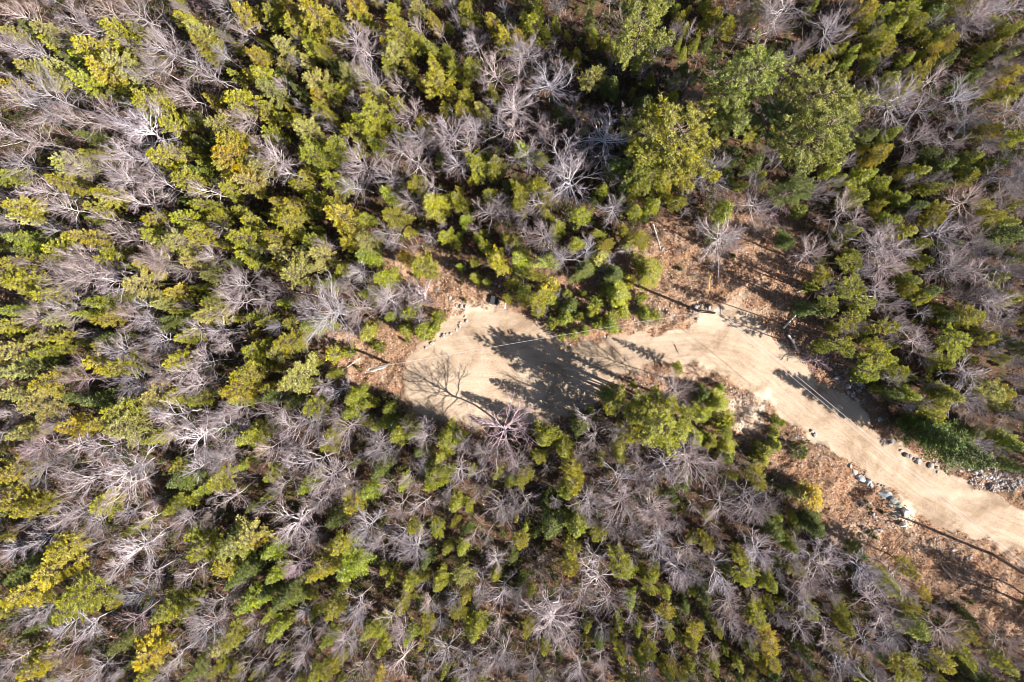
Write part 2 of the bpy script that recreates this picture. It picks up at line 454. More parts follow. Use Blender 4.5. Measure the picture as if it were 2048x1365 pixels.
def pine_proto(seed, h=12.0, Rr=2.0, nW=14, base=.40):
    rs = np.random.RandomState(seed)
    S, pts = trunk_segs(h * .97, .15, rs, .25)
    lob = [(rs.uniform(0, 6.28), rs.uniform(.12, .28), k) for k in (1, 2, 3)]
    cent = []; dirs = []; rad = []; BS = []
    for wi in range(nW):
        nb = rs.randint(5, 8)
        a0 = rs.uniform(0, 6.28)
        for b in range(nb):
            t = min(.99, (wi + rs.uniform(-.15, .25)) / nW + .02); t = max(0, t)
            z = h * (base + (1 - base) * t)
            az = a0 + b * 6.283 / nb + rs.normal() * .22
            prof = (1 - t) ** .72 * (.6 + .4 * min(1, t / .2)) + .07
            Lb = Rr * prof * (1 + sum(a * math.sin(k * az + p) for p, a, k in lob)) * rs.uniform(.7, 1.22)
            if rs.rand() < .07: continue
            o = at_height(pts, z); d = np.array([math.cos(az), math.sin(az), 0]); perp = np.array([-d[1], d[0], 0])
            up = .1 + .7 * t; bend = rs.normal() * .12
            f = lambda u: o + d * Lb * u + perp * Lb * bend * u * u + np.array([0, 0, Lb * (up * u * u - .1 * u)])
            for j in range(4): BS.append([*f(j / 4), *f((j + 1) / 4), .032 * (1.1 - j / 4), .032 * (1.1 - (j + 1) / 4)])
            m = int(3 + Lb * 3.6)
            for j in range(m):
                u = .32 + .68 * (j + rs.rand()) / m
                s = 1 if j % 2 else -1
                sl = (Lb * .36 * (1.15 - u) + .16) * rs.uniform(.6, 1.2)
                dd = unit(d * .85 + perp * s * .62 + np.array([0, 0, .12 + .25 * t]))
                k = max(1, int(sl / .17))
                for e in range(k):
                    cent.append(f(u) + dd * sl * (e + .8) / k + rs.normal(size=3) * .03); dirs.append(dd); rad.append(rs.uniform(.08, .15))
            for u in (.8, .92, 1.02):
                cent.append(f(u)); dirs.append(unit(d + np.array([0, 0, up]))); rad.append(.13)
    for k in range(4):
        cent.append(np.array([*pts[-1][:2], h * (.95 + .02 * k)])); dirs.append(np.array([0, 0, 1.])); rad.append(.12)
    V, F = aligned(np.array(cent), np.array(dirs), np.array(rad), 17, rs)
    return S, BS, V, F

def spruce_proto(seed, h=11.0, Rr=1.8, nb=80, base=.22):
    rs = np.random.RandomState(seed)
    S, pts = trunk_segs(h * .98, .14, rs, .1, .02)
    C = []; D = []; Ls = []; BS = []
    a1, a2 = rs.uniform(0, 6.28, 2)
    for i in range(nb):
        t = (i + rs.rand()) / nb
        z = h * (base + (1 - base) * t ** .9)
        az = i * 2.399 + rs.normal() * .3
        Lb = Rr * ((1 - t) ** .85 + .07) * rs.uniform(.7, 1.15) * (1 + .18 * math.sin(2 * az + a1) + .14 * math.sin(3 * az + a2))
        o = at_height(pts, z); d = np.array([math.cos(az), math.sin(az), 0]); perp = np.array([-d[1], d[0], 0])
        dr = -.28 + .7 * t
        f = lambda u: o + d * Lb * u + np.array([0, 0, Lb * (dr * u + .22 * u * u)])
        BS.append([*o, *f(.5), .03, .02]); BS.append([*f(.5), *f(1.), .02, .006])
        m = int(4 + Lb * 5.5)
        for j in range(m):
            u = .18 + .82 * (j + rs.rand()) / m
            for s in (-1, 1):
                tl = (.18 + .42 * Lb * (1.05 - u)) * rs.uniform(.7, 1.2)
                tl = min(tl, .7)
                td = unit(d * .75 + perp * s * .8 + np.array([0, 0, rs.normal() * .14 - .05]))
                k = max(1, int(tl / .16))
                for e in range(k):
                    pp = f(u) + td * tl * (e + .6) / k
                    for g in range(3):
                        C.append(pp + rs.normal(size=3) * .03)
                        D.append(unit(td + perp * rs.normal() * .5 + d * rs.normal() * .4 + np.array([0, 0, rs.normal() * .35 + .1])))
                        Ls.append(rs.uniform(.18, .34))
        C.append(f(1.0)); D.append(d); Ls.append(.3)
    C = np.array(C); D = np.array(D); Ls = np.array(Ls)
    V, F = blades(C, D, Ls, Ls * .22, rs)
    return S, BS, V, F

def white_pine_proto(seed, h=20.0, Rr=5.0, nb=58):
    rs = np.random.RandomState(seed)
    S, pts = trunk_segs(h * .95, .34, rs, .5, .06, 12)
    cent = []; rad = []; BS = []
    lob = [(rs.uniform(0, 6.28), rs.uniform(.12, .25), k) for k in (2, 3, 5)]
    for i in range(nb):
        t = (i + rs.rand()) / nb
        z = h * (.5 + .47 * t); az = i * 2.399 + rs.normal() * .4
        Lb = Rr * ((1 - t) ** .55 * (.6 + .4 * min(1, t / .25)) + .08) * (1 + sum(a * math.sin(k * az + p) for p, a, k in lob)) * rs.uniform(.7, 1.1)
        o = at_height(pts, z); d = np.array([math.cos(az), math.sin(az), 0]); perp = np.array([-d[1], d[0], 0])
        up = .05 + .8 * t
        bend = rs.normal() * .12
        f = lambda u: o + d * Lb * u + perp * Lb * bend * u * u + np.array([0, 0, Lb * up * u * u * .8])
        for j in range(5): BS.append([*f(j / 5), *f((j + 1) / 5), .08 * (1.05 - j / 5), .08 * (1.05 - (j + 1) / 5)])
        for j in range(int(3 + Lb * 2.2)):
            u = .3 + .7 * rs.rand() ** .8
            sl = Lb * .3 * (1.2 - u) * rs.uniform(.4, 1.2) + .3; s = rs.choice((-1, 1))
            dd = unit(d * .7 + perp * s * .75 + np.array([0, 0, rs.uniform(0, .35)]))
            b0 = f(u); b1 = b0 + dd * sl
            BS.append([*b0, *b1, .025, .012])
            for e in range(int(2 + sl * 4)):
                cent.append(b0 + dd * sl * rs.uniform(.25, 1.08) + rs.normal(size=3) * .12); rad.append(rs.uniform(.14, .26))
    V, F = tuft_cloud(np.array(cent), np.array(rad), 15, rs, up=.5, L=.3, w=.05)
    return S, BS, V, F

def bare_proto(seed, h=12.0, Rr=3.3, nl=15, low=.42, spread=1.0, fine=1.0):
    rs = np.random.RandomState(seed)
    S, pts = trunk_segs(h * .84, .12, rs, .8, .05, 9)
    Bm = []; Bt = []
    lean = rs.normal(size=2) * .15
    def curve(o, d, L, n, r0, r1, upc, wob, out):
        p = o.copy(); pl = [p.copy()]; dd = d.copy()
        for j in range(n):
            dd = unit(dd + np.array([0, 0, upc / n]) + rs.normal(size=3) * wob)
            q_ = p + dd * L / n
            out.append([*p, *q_, r0 + (r1 - r0) * j / n, r0 + (r1 - r0) * (j + 1) / n])
            p = q_; pl.append(p.copy())
        return pl, dd
    for i in range(nl):
        t = (i + rs.rand() * .8) / nl
        z = h * (low + (.84 - low) * t)
        az = i * 2.399 + rs.normal() * .5
        ele = R(rs.uniform(8, 34)) + t * .6
        d = np.array([math.cos(az) * math.cos(ele) + lean[0], math.sin(az) * math.cos(ele) + lean[1], math.sin(ele)])
        L = Rr * spread * (1.32 - .42 * t) * rs.uniform(.65, 1.2)
        o = at_height(pts, z)
        pl, _ = curve(o, unit(d), L, 8, .052 * (1.1 - .4 * t), .015, .38, .15, S)
        nbz = int(9 * fine)
        for k in range(nbz):
            u = .2 + .78 * (k + rs.rand()) / nbz
            ii = min(7, int(u * 8)); fr = u * 8 - ii
            o2 = pl[ii] + (pl[ii + 1] - pl[ii]) * fr
            dir_ = unit(pl[ii + 1] - pl[ii])
            d2 = unit(dir_ + unit(np.cross(dir_, rs.normal(size=3))) * rs.uniform(.45, .9) + np.array([0, 0, .12]))
            L2 = L * .44 * (1.12 - .6 * u) * rs.uniform(.6, 1.3)
            pl2, _ = curve(o2, d2, L2, 3, .022 * (1.15 - .5 * u), .012, .25, .2, Bm)
            for m_ in range(4):
                u2 = .25 + .75 * (m_ + rs.rand()) / 4
                i2 = min(2, int(u2 * 3)); o3 = pl2[i2] + (pl2[i2 + 1] - pl2[i2]) * (u2 * 3 - i2)
                dr2 = unit(pl2[i2 + 1] - pl2[i2])
                d3 = unit(dr2 + unit(np.cross(dr2, rs.normal(size=3))) * rs.uniform(.45, .9) + np.array([0, 0, .12]))
                L3 = (L2 * .55 * (1.15 - .5 * u2) + .15) * rs.uniform(.7, 1.2)
                pl3, _ = curve(o3, d3, L3, 2, .012, .008, .2, .16, Bt)
                o4 = pl3[1]; dr3 = unit(pl3[2] - pl3[1])
                d4 = unit(dr3 + unit(np.cross(dr3, rs.normal(size=3))) * .7)
                q4 = o4 + d4 * L3 * rs.uniform(.3, .55)
                Bt.append([*o4, *q4, .012, .007])
    return S, Bm, Bt

PROTO = {}
def make_evergreen(kind, i, gen):
    S, BS, V, F = gen
    tv, tf = tubes(S, 7); bv, bf = tubes(BS, 3)
    tm = mesh_np('trunk', np.concatenate([tv, bv]), np.concatenate([tf, bf + len(tv)]), M_bark, True)
    cm = mesh_np('crown', V, F, M_fol)
    PROTO.setdefault(kind, []).append((tm, cm))
for i in range(9): make_evergreen('pine', i, pine_proto(100 + i))
for i in range(7): make_evergreen('spruce', i, spruce_proto(200 + i))
for i in range(5): make_evergreen('shrub', i, spruce_proto(500 + i, h=3.4, Rr=1.1, nb=46, base=.05) if i % 2 else pine_proto(500 + i, h=3.4, Rr=1.1, nW=7, base=.08))
for i in range(3): make_evergreen('slim', i, pine_proto(560 + i, h=14.0, Rr=1.25, nW=6, base=.68))
for i in range(4): make_evergreen('white', i, white_pine_proto(300 + i))
def make_bare(kind, gen):
    S, Bm, Bt = gen
    tv, tf = tubes(S, 5)
    a, b = tubes(Bm, 3); c, d = tubes(Bt, 3)
    cm = mesh_np('crown', np.concatenate([a, c]), np.concatenate([b, d + len(a)]), M_twig, True)
    tone = np.ones((len(a) + len(c), 4), np.float32); tone[len(a):, :3] = (.54, .455, .465)
    cm.attributes.new('tone', 'FLOAT_COLOR', 'POINT').data.foreach_set('color', tone.ravel())
    PROTO.setdefault(kind, []).append((mesh_np('trunk', tv, tf, M_pale, True), cm))
for i in range(12): make_bare('bare', bare_proto(400 + i, nl=(17, 22, 26, 13)[i % 4], low=(.45, .35, .55, .3, .5)[i % 5], spread=(1, .85, 1.1)[i % 3], fine=(1, .8, 1.2)[i % 3]))
for i in range(3): make_bare('brush', bare_proto(450 + i, h=3.2, Rr=1.3, nl=16, low=.06, spread=1.15, fine=.7))

# ------------------------------------------------------------------ where each tree stands (photo pixels of its crown)
T = []     # (kind, px, py, r_px, colour code)
def evg(ox, oy, s):
    for w in s.split(';'):
        w = w.split()
        if len(w) < 3: continue
        T.append(('e', ox + float(w[0]) / 3, oy + float(w[1]) / 3, float(w[2]) / 3, w[3] if len(w) > 3 else 'g'))
def bar(ox, oy, s):
    for w in s.split(';'):
        w = w.split()
        if len(w) < 3: continue
        T.append(('b', ox + float(w[0]) / 3, oy + float(w[1]) / 3, float(w[2]) / 3, w[3] if len(w) > 3 else 'w'))
evg(0,0,"200 170 70 d;290 190 80 o;330 270 60 g;540 260 90 y;700 210 90 g;500 330 60 g;720 370 100 o;600 440 90 y;500 510 80 g;840 170 60 g;880 610 110 y;1000 730 80 g;1110 120 60 g;1200 171 80 o;1205 235 70 g;1260 340 50 g;1470 60 70 g;1400 580 100 g;1250 610 50 g;1310 710 90 o;1160 730 50 g;1400 830 100 y;1390 930 110 k;1140 900 50 g;1340 1010 90 g;1450 1080 80 o;1500 950 70 g;960 960 90 g;1040 920 60 o;1080 1080 90 g;1340 1130 50 g;580 1150 90 g;570 1250 70 g;400 970 90 o;520 910 50 g;500 820 60 d;340 1090 90 g;100 1230 80 g;60 520 60 y;180 420 100 o;40 200 60 o;260 450 80 o;1510 330 60 y;1520 430 60 y;1420 450 50 g;1200 1230 80 g;1100 1320 90 g;930 1310 80 g;1290 1300 60 g;1460 1340 60 g;1520 1150 50 g;60 1030 60 g;120 1300 70 o;870 330 60 o;1430 1270 40 g;360 260 60 d;420 360 60 d;1180 830 60 d;1100 1010 60 d;700 600 60 d")
bar(0,0,"120 50 120;430 110 180;620 80 170;850 60 150;560 150 110;200 310 120;60 270 100;1000 250 150;1150 400 160;1270 450 110;960 400 90;1100 570 150;330 590 190;130 640 160;450 700 160;650 690 170;830 780 190;870 720 130;60 820 180;230 830 150;100 960 110;700 900 150;820 960 130;250 1130 150;400 1270 110;750 1050 130;820 1230 170;950 1130 130;1370 80 110;1440 160 120;1490 760 90;1230 1150 100;60 1350 90;1200 30 70 r;1480 1250 70 r;620 1310 80;500 1010 100;850 440 80")
evg(512,0,"60 90 60 g;120 80 40 g;200 40 60 y;320 60 110 g;230 160 70 g;390 100 70 y;120 250 80 o;150 380 45 o;280 360 45 o;20 320 50 g;40 430 80 g;60 530 80 o;350 450 80 o;360 560 60 y;360 650 60 g;440 530 60 g;330 280 60 g;380 300 60 g;470 190 60 g;560 420 70 o;470 390 50 d;580 40 80 y;630 100 50 g;800 60 50 g;850 170 90 y;790 260 60 y;810 310 70 o;800 400 50 g;690 560 70 g;720 650 100 g;620 700 60 g;740 740 60 g;540 530 30 g;940 90 40 o;960 40 50 o;1070 140 50 y;970 260 50 g;1040 290 60 l;1140 300 40 l;1060 400 60 y;1080 490 90 y;910 390 40 g;1180 410 50 g;1290 400 60 g;1250 590 60 g;1240 650 65 g;1140 640 50 g;1220 60 60 g;1280 100 50 g;1430 110 60 g;1490 230 90 y;1400 530 40 g;1450 590 40 g;1360 630 60 o;830 610 50 g;60 700 60 g;140 700 50 g;90 790 60 g;260 700 50 g;280 770 90 o;430 680 50 g;560 780 80 g;460 880 80 g;850 770 50 g;680 830 60 l;310 910 100 g;290 1010 60 g;30 980 80 o;440 1080 90 g;240 1110 60 g;330 1180 60 g;230 1220 60 g;120 1190 50 g;130 1260 50 g;490 1290 120 y;440 1200 60 g;650 1310 60 g;790 1300 90 g;770 1150 70 l;1050 1210 90 l;1200 1200 60 l;1340 1010 80 g;1450 980 60 o;1430 1050 60 g;980 1100 70 g;1230 1320 50 l;160 1330 90 g;1390 1150 50 g;880 1120 50 d;1010 740 60 g;250 540 50 d;60 620 50 g;600 900 40 g;170 130 50 g")
bar(512,0,"470 20 70;580 250 150;640 300 110;700 460 130;870 510 70;1130 220 50;1330 280 100;1470 430 120;930 660 110;1200 780 120;1130 820 80;960 840 120;830 900 120;930 960 150;1240 880 130;1200 1010 110;1330 760 90;590 1010 150;600 1100 100;120 970 130;200 1030 90;400 690 60;450 770 60;1490 760 120;1080 1100 80;930 1200 90;1390 1260 110;1450 1200 90;1500 1290 80;820 1060 120;590 600 70;1300 180 60;980 160 60;1340 480 60")
evg(1024,0,"140 30 60 l;130 150 80 y;30 220 60 y;260 130 40 g;390 320 45 y;480 460 80 o;620 300 30 g;1210 90 50 y;1300 140 60 g;1480 50 60 o;1130 860 90 y;830 900 100 y;1050 1050 80 y;950 960 100 g;860 1060 110 g;800 600 80 d;930 600 70 g;1240 820 60 g;930 1160 50 y;980 1210 60 g;840 1220 70 l;750 1250 60 l;740 1140 60 g;540 1140 50 l;400 1300 70 g;260 1340 50 l;50 1170 80 g;150 1100 70 g;60 890 70 l;160 930 50 l;1290 1250 80 l;1340 920 80 d;680 1090 60 d;620 980 80 d;1380 1100 40 l;200 1190 60 g;30 1230 60 g;1470 980 60 d;1300 1060 50 d;590 500 60 d;700 820 60 d;300 660 50 d;460 90 50 d")
bar(1024,0,"60 340 120;110 320 90;210 500 140;290 390 80;30 450 90;270 20 60;50 650 110;40 780 110;230 790 90;180 850 60;380 700 80;490 680 60;580 830 160 W;690 670 60;340 1080 200;270 1000 120;420 950 110;610 1100 60;90 960 110;80 1280 90;610 1280 80;1200 1050 140;1200 1170 100;1430 1220 120;1500 110 100;870 280 60;1330 80 60")
evg(1536,0,"600 80 70 y;700 60 60 g;830 60 70 g;560 130 50 g;500 180 40 g;640 280 45 l;520 290 40 l;740 270 50 g;770 150 60 l;1020 80 70 d;1130 40 60 g;1240 30 50 g;1040 200 60 l;1100 250 50 y;1010 310 50 y;840 340 40 l;390 310 40 g;300 370 40 y;460 470 50 y;740 470 60 l;920 420 50 y;880 520 50 g;760 570 60 g;1350 310 50 l;1440 440 60 y;1500 150 50 l;1330 550 40 g;1500 540 50 l;760 800 50 l;700 880 60 y;640 950 50 y;590 1000 40 y;400 1020 50 l;450 1060 40 l;1340 800 60 y;1060 920 30 y;920 1010 60 l;1240 960 60 l;1350 990 50 l;1080 990 70 d;700 1110 60 l;570 1050 60 l;550 1170 70 l;820 1180 50 l;1010 1120 50 l;990 1310 60 y;1030 1260 50 y;640 1280 30 y;1350 1300 60 y;1470 1330 40 l;900 1230 50 d;740 1300 60 l;1180 1040 60 d;1450 940 50 d;200 1260 50 l;980 920 60 d;1200 1060 60 g;1300 1230 50 g;1520 810 50 l;620 800 60 d;1100 350 60 d;1250 450 60 d;900 130 60 g;660 180 50 g;1390 130 40 g;1490 300 40 l;1170 480 50 d;520 720 50 d")
bar(1536,0,"100 90 200 W;20 150 100;350 180 110;640 200 40;1180 180 90;1230 70 120;1370 30 100;1460 40 100;1520 270 60;1010 480 110;780 660 140;930 640 130;650 600 90;1100 600 120;1180 670 110;880 830 80;1080 830 100;1430 670 110;1510 690 80;1440 1080 130;1500 1040 90;1190 1190 120;1400 1200 110;1310 890 70;1050 760 60;420 1300 140;560 1290 90;250 1170 70;60 1270 90 r;1130 160 60;90 310 50;1190 1340 80;250 660 60")
evg(0,455,"80 80 90 l;120 130 60 d;60 230 80 g;60 330 110 g;130 390 90 g;40 500 60 l;50 600 70 g;300 140 80 g;310 210 70 o;480 50 90 y;640 140 50 l;600 220 60 g;830 220 70 g;800 330 100 o;270 400 80 g;560 440 90 l;600 550 80 g;450 530 50 l;310 540 60 o;930 50 90 g;1050 80 100 o;1180 30 80 g;1430 40 100 g;1460 170 60 g;1030 390 60 y;950 470 60 o;1230 430 60 g;1230 510 80 o;1230 270 60 o;1350 210 40 d;1090 650 60 y;1510 540 50 g;1490 740 80 y;600 720 60 y;570 830 80 y;690 830 110 g;230 650 60 o;360 670 50 y;240 740 60 g;70 870 90 o;280 930 110 y;220 1070 110 o;40 1010 60 o;80 740 100 o;1020 800 90 y;1030 1010 70 y;1400 940 110 y;1480 890 90 g;1190 1040 70 g;1410 1060 50 l;440 1210 80 k;560 1190 60 y;700 1120 110 g;720 1190 120 o;130 1220 90 o;900 1010 90 o;900 1280 70 l;1480 1260 90 l;560 1050 100 d;450 1030 80 d;1000 600 60 d;200 800 60 d;1120 200 70 o;620 660 60 d;1320 1200 50 d;1000 560 50 d")
bar(0,455,"300 20 110;450 20 100;700 20 120;780 70 90;470 170 130;560 260 160;640 320 130;180 240 80;350 300 150;500 310 130;1070 90 110;940 160 110;960 230 80;1090 260 80;1240 190 70;1380 330 150;1440 420 140;330 480 130;180 530 120;420 560 80;760 560 120;860 560 110;830 470 80;1170 600 130;1300 620 90;940 670 110;740 710 110;900 770 100;1180 760 90;1320 700 80;400 830 80 W;480 920 130 r;800 930 150;950 880 160;880 950 110;1100 860 110;1150 970 100;1250 820 90;1000 1160 180;1170 1270 190 W;1100 1200 150;1330 1120 110;1420 1100 80;1320 1230 140;330 1170 100;250 1300 140 r;430 1300 120;620 1330 130;760 1280 100;30 1130 90;30 1250 90;1380 1330 110")
evg(512,455,"90 60 80 g;200 40 50 y;120 130 60 o;330 80 60 g;380 180 80 o;540 90 70 y;620 170 80 l;660 60 80 o;430 320 60 l;520 270 60 g;220 280 120 o;740 310 80 l;650 390 50 l;700 210 40 g;990 240 90 g;900 170 50 k;1120 60 60 g;1310 60 30 g;1350 120 50 g;1420 200 80 y;1480 60 50 g;1290 200 40 g;1300 300 40 l;1380 320 30 l;1510 340 40 y;320 590 80 l;150 460 50 l;40 560 50 g;20 700 40 g;160 700 80 g;120 760 60 o;660 630 60 l;740 720 30 l;920 510 50 l;800 540 40 l;890 610 50 l;1000 630 60 l;1090 530 40 l;1080 610 30 l;560 750 30 l;440 890 40 l;470 770 50 g;230 890 110 o;180 960 70 o;20 890 30 y;340 1080 90 g;200 1050 60 d;560 1030 70 l;560 1100 80 l;680 1060 40 l;750 1180 50 l;850 1250 80 l;950 1240 50 l;1130 1290 80 l;1220 1220 50 l;460 1240 60 g;980 1340 60 d;820 1200 50 d;100 1010 70 d;420 1310 60 g;15 1330 40 y;60 980 50 g;250 640 40 d")
bar(512,455,"800 20 80;830 100 60;650 270 70 W;40 320 70;60 460 100;300 470 130;420 510 170 W;600 500 130;750 460 110;760 400 80;870 410 120;960 390 120;970 560 70;620 590 60;150 390 80;540 340 60;380 940 90;320 1150 160;180 1200 160;90 1130 120;560 1250 130;710 1290 120;420 1270 100;930 1170 60;1010 1210 90;1020 1270 80;1250 1300 80;1490 1190 190 r;1390 1330 80;80 1320 100;250 1330 100;480 1000 80;800 1340 70")
evg(1024,455,"30 60 50 o;260 20 50 l;390 90 60 l;570 100 60 g;760 80 70 g;690 120 40 o;60 180 70 l;20 330 30 g;130 290 60 g;230 350 50 y;50 400 50 l;160 420 80 g;240 430 50 l;230 210 70 o;520 190 60 o;610 290 70 d;820 260 90 l;710 320 40 y;640 390 80 l;650 490 50 l;430 400 25 l;500 450 50 l;350 470 50 d;410 530 30 l;250 560 40 l;320 540 50 l;370 640 30 l;590 590 50 l;520 580 40 l;800 520 40 l;870 530 30 l;770 430 30 l;440 250 70 d;440 620 30 l;1010 860 40 l;1250 960 25 l;1140 1000 50 d;1230 1050 70 l;1150 1130 60 l;1240 1170 60 l;1290 1240 60 g;560 1020 70 d;620 1100 50 d;720 1250 80 g;190 1280 80 l;290 1330 70 l;400 1180 80 d;640 1330 70 l;1100 1260 80 l;1300 1330 60 l;740 960 30 l;430 1070 30 l;1500 1340 50 g;900 1300 60 g;1180 60 30 l;1200 1300 50 g;300 650 25 l;480 520 30 l;560 380 40 l;330 400 30 l")
bar(1024,455,"60 20 60;210 110 100;310 200 110;270 170 60;450 150 60;690 140 50;1240 100 130 W;1330 80 80;1130 20 70;290 390 50;580 230 60;980 950 110;430 1150 80;510 1250 100;640 1230 80;740 1330 70;1090 1310 80")
evg(1536,455,"500 20 60 l;1120 90 50 l;1190 190 40 l;930 100 60 l;940 200 50 l;520 160 50 l;860 290 60 l;320 280 60 g;520 240 40 l;490 370 50 l;270 360 40 l;330 210 30 l;840 360 50 y;830 20 70 l;1440 40 100 d;1290 20 50 g;1400 290 60 o;1470 440 60 l;1000 400 70 d;940 430 50 g;420 620 50 l;520 640 40 y;370 730 60 l;660 770 80 g;720 800 60 l;610 900 60 l;1230 540 80 g;1330 650 60 y;1150 670 80 g;1080 820 60 l;1090 1010 80 l;1020 1130 80 g;1050 1070 60 g;1440 1010 70 y;1430 1070 50 l;560 500 60 l;380 500 55 d;760 1000 60 d;870 1010 60 l;1480 1310 80 l;1050 1290 70 d;800 860 60 g;1330 960 90 o;50 1160 30 l;30 1230 30 l;190 1330 40 d;40 1310 40 l;250 490 60 d;120 70 60 d;1100 540 60 d;930 1200 70 d;1250 1250 60 d;1460 700 60 d")
bar(1536,455,"700 60 110;640 130 120;760 140 130;720 250 110;640 380 90;560 260 70;1040 60 110;1180 100 130;1080 210 120;1200 270 120;1010 280 90;1340 250 130;1400 330 100;240 170 80;1280 120 100;1290 430 100;1360 480 100;1400 560 110;1430 680 90;1160 430 80;790 570 80;900 700 90;940 760 70;1200 900 120;1180 1000 140;1200 1080 80;1280 1320 110;1500 1030 60;300 800 90 r;500 580 50;770 890 70;1500 1130 80")
evg(0,910,"70 100 110 y;60 290 90 y;150 330 80 g;220 330 80 y;380 550 110 y;330 690 130 y;120 860 130 y;500 860 150 g;430 930 110 g;1010 940 110 l;1140 890 50 l;1200 550 110 g;1180 480 80 g;1390 580 110 o;1320 660 100 y;1470 500 90 o;1300 160 80 g;1040 60 60 y;1120 100 40 g;1030 160 100 d;1020 310 80 l;1190 230 50 l;880 1190 110 k;960 1130 60 g;230 1200 60 y;190 1290 100 k;1480 700 80 d;1380 770 60 d;1480 900 80 l;1330 1150 80 o;1500 20 40 l;790 450 50 l;620 310 80 g;250 640 90 d;100 740 90 d;1300 1280 60 l;860 1330 80 g;700 1340 40 y;1400 1080 80 g;20 500 40 y;40 950 70 g;700 1150 70 d;1150 1330 60 d;200 1050 60 d")
bar(0,910,"250 60 140;400 100 120;560 130 190;730 90 180 W;740 180 180;850 60 130;500 330 160;400 350 150;600 400 130;100 590 100;270 460 130;900 380 100;930 470 90;820 570 190 W;680 650 160;950 700 120;850 850 170;600 540 80;850 950 120 r;250 930 150;130 990 100;400 1020 150;580 1000 130;420 1180 160 r;600 1280 120;1200 60 130;1300 30 130;1400 230 130;1150 380 110;1260 1000 190;1300 900 110;1100 1200 120;50 1250 120;1000 1300 100;1150 720 120")
evg(512,910,"80 120 60 g;310 180 80 l;560 300 80 g;660 240 70 l;730 80 80 d;860 180 50 l;1070 160 100 g;1040 90 60 d;1180 310 60 l;1080 460 60 g;1110 20 60 l;1300 100 40 g;1440 130 40 l;1510 180 40 l;460 560 80 g;400 690 100 g;320 740 60 y;550 700 110 l;80 590 80 l;110 720 80 l;450 420 70 d;430 930 80 y;110 1060 70 l;70 980 50 l;150 900 90 d;1100 790 60 l;920 780 60 l;910 860 50 g;1230 720 70 o;1200 960 60 g;1010 1030 60 y;1300 1060 80 l;740 1040 70 g;860 930 50 g;430 1110 50 l;440 1280 80 g;740 1340 40 y;1440 750 50 l;1260 860 50 g;920 1110 50 l;930 440 60 g;750 1170 50 l;660 1090 50 l;360 1330 60 g;20 500 60 y;200 820 80 d;1000 640 60 d;60 830 60 d")
bar(512,910,"350 60 170;160 170 120;450 120 140;550 190 100;380 250 90;220 430 190;280 500 130;690 440 170;720 520 130;860 300 100;1000 320 80;920 110 90;980 60 60;1210 110 110;1350 120 80;1470 310 110;930 540 130;880 460 100;230 690 110 r;630 870 130;590 950 140;560 1080 110;290 1080 120;280 1200 80;830 960 110;880 850 70;860 1080 100;1100 960 90;1200 870 60;1060 900 70;1350 760 80;1420 640 90;1480 830 100;1400 480 60;1170 1190 150;880 1250 130;640 1250 110;1380 1200 130;1500 1180 120;1440 1290 120;1250 1280 110;1440 1020 80")
evg(1024,910,"360 80 70 y;350 170 90 y;320 230 60 l;70 130 80 g;150 20 60 g;650 20 60 l;1290 20 60 l;1460 140 70 g;1500 20 50 g;850 220 40 o;1050 180 70 d;960 260 50 d;240 430 100 d;390 390 60 l;400 460 90 l;500 480 60 g;360 600 70 y;340 680 60 y;50 530 60 g;650 680 90 g;700 730 70 l;790 560 40 y;810 820 60 g;720 900 50 l;930 970 50 g;1160 860 70 d;1170 540 60 g;1110 510 40 y;1380 620 60 g;1110 1080 50 y;1110 1160 50 l;1240 1080 50 g;970 1100 50 g;1490 1020 70 g;1450 970 40 g;830 1200 60 g;970 1300 50 y;770 1280 50 l;660 1220 50 g;540 1150 50 d;1460 1200 60 g;1230 1300 50 l;450 1050 40 l;90 1060 50 y;110 830 40 l;200 1160 40 g;870 690 50 g;1510 1290 40 y;1080 1320 40 l;1400 760 80 g;1300 700 60 d")
bar(1024,910,"40 40 80;100 290 100;10 280 80;450 250 110;610 170 140;650 330 120;600 430 90;760 60 100;930 80 110;1080 50 140;880 150 90;840 310 120;880 390 100;740 460 80;1240 270 130;1380 250 120;1430 340 120;180 640 90 t;170 720 80 t;480 650 130;500 760 160;600 890 150;420 830 110;880 560 120;1040 570 110;1010 700 150;1080 720 110;1240 730 130;1290 810 80;1320 900 100;1320 1010 90;1440 550 100;1490 620 90;200 900 130;280 980 140;330 1110 110;300 820 80;860 1030 110;420 1270 100;150 1280 80;30 880 70;20 1260 70;700 1280 60 t;1230 1200 50;570 1320 80;250 1320 70;550 1230 60;1420 1080 90")
evg(1536,910,"255 260 66 k;200 230 60 o;310 460 80 d;270 420 60 d;150 560 60 l;70 470 70 d;40 810 60 l;10 930 40 y;30 1160 80 y;30 1260 70 y;280 960 60 l;450 910 50 g;490 1050 60 l;440 1180 50 y;380 1190 30 g;690 740 60 g;850 700 70 g;770 830 60 l;960 850 40 y;860 890 50 g;920 1070 80 l;1220 1100 60 y;1200 1220 60 g;1080 1260 60 g;850 1300 90 g;1450 1290 60 l;180 700 50 o;1500 90 50 d;60 1340 60 d;560 600 50 d")
bar(1536,910,"340 590 130;300 680 150;180 590 100;230 780 130;210 900 110;200 1050 80;590 690 130;640 800 130;650 920 160;760 970 110;800 750 110;370 1080 110;620 1130 130;760 1140 110;430 1280 150;1040 1070 120;1450 1130 90;1300 1250 90;1180 20 80;10 280 70;1000 930 60;880 1170 90")

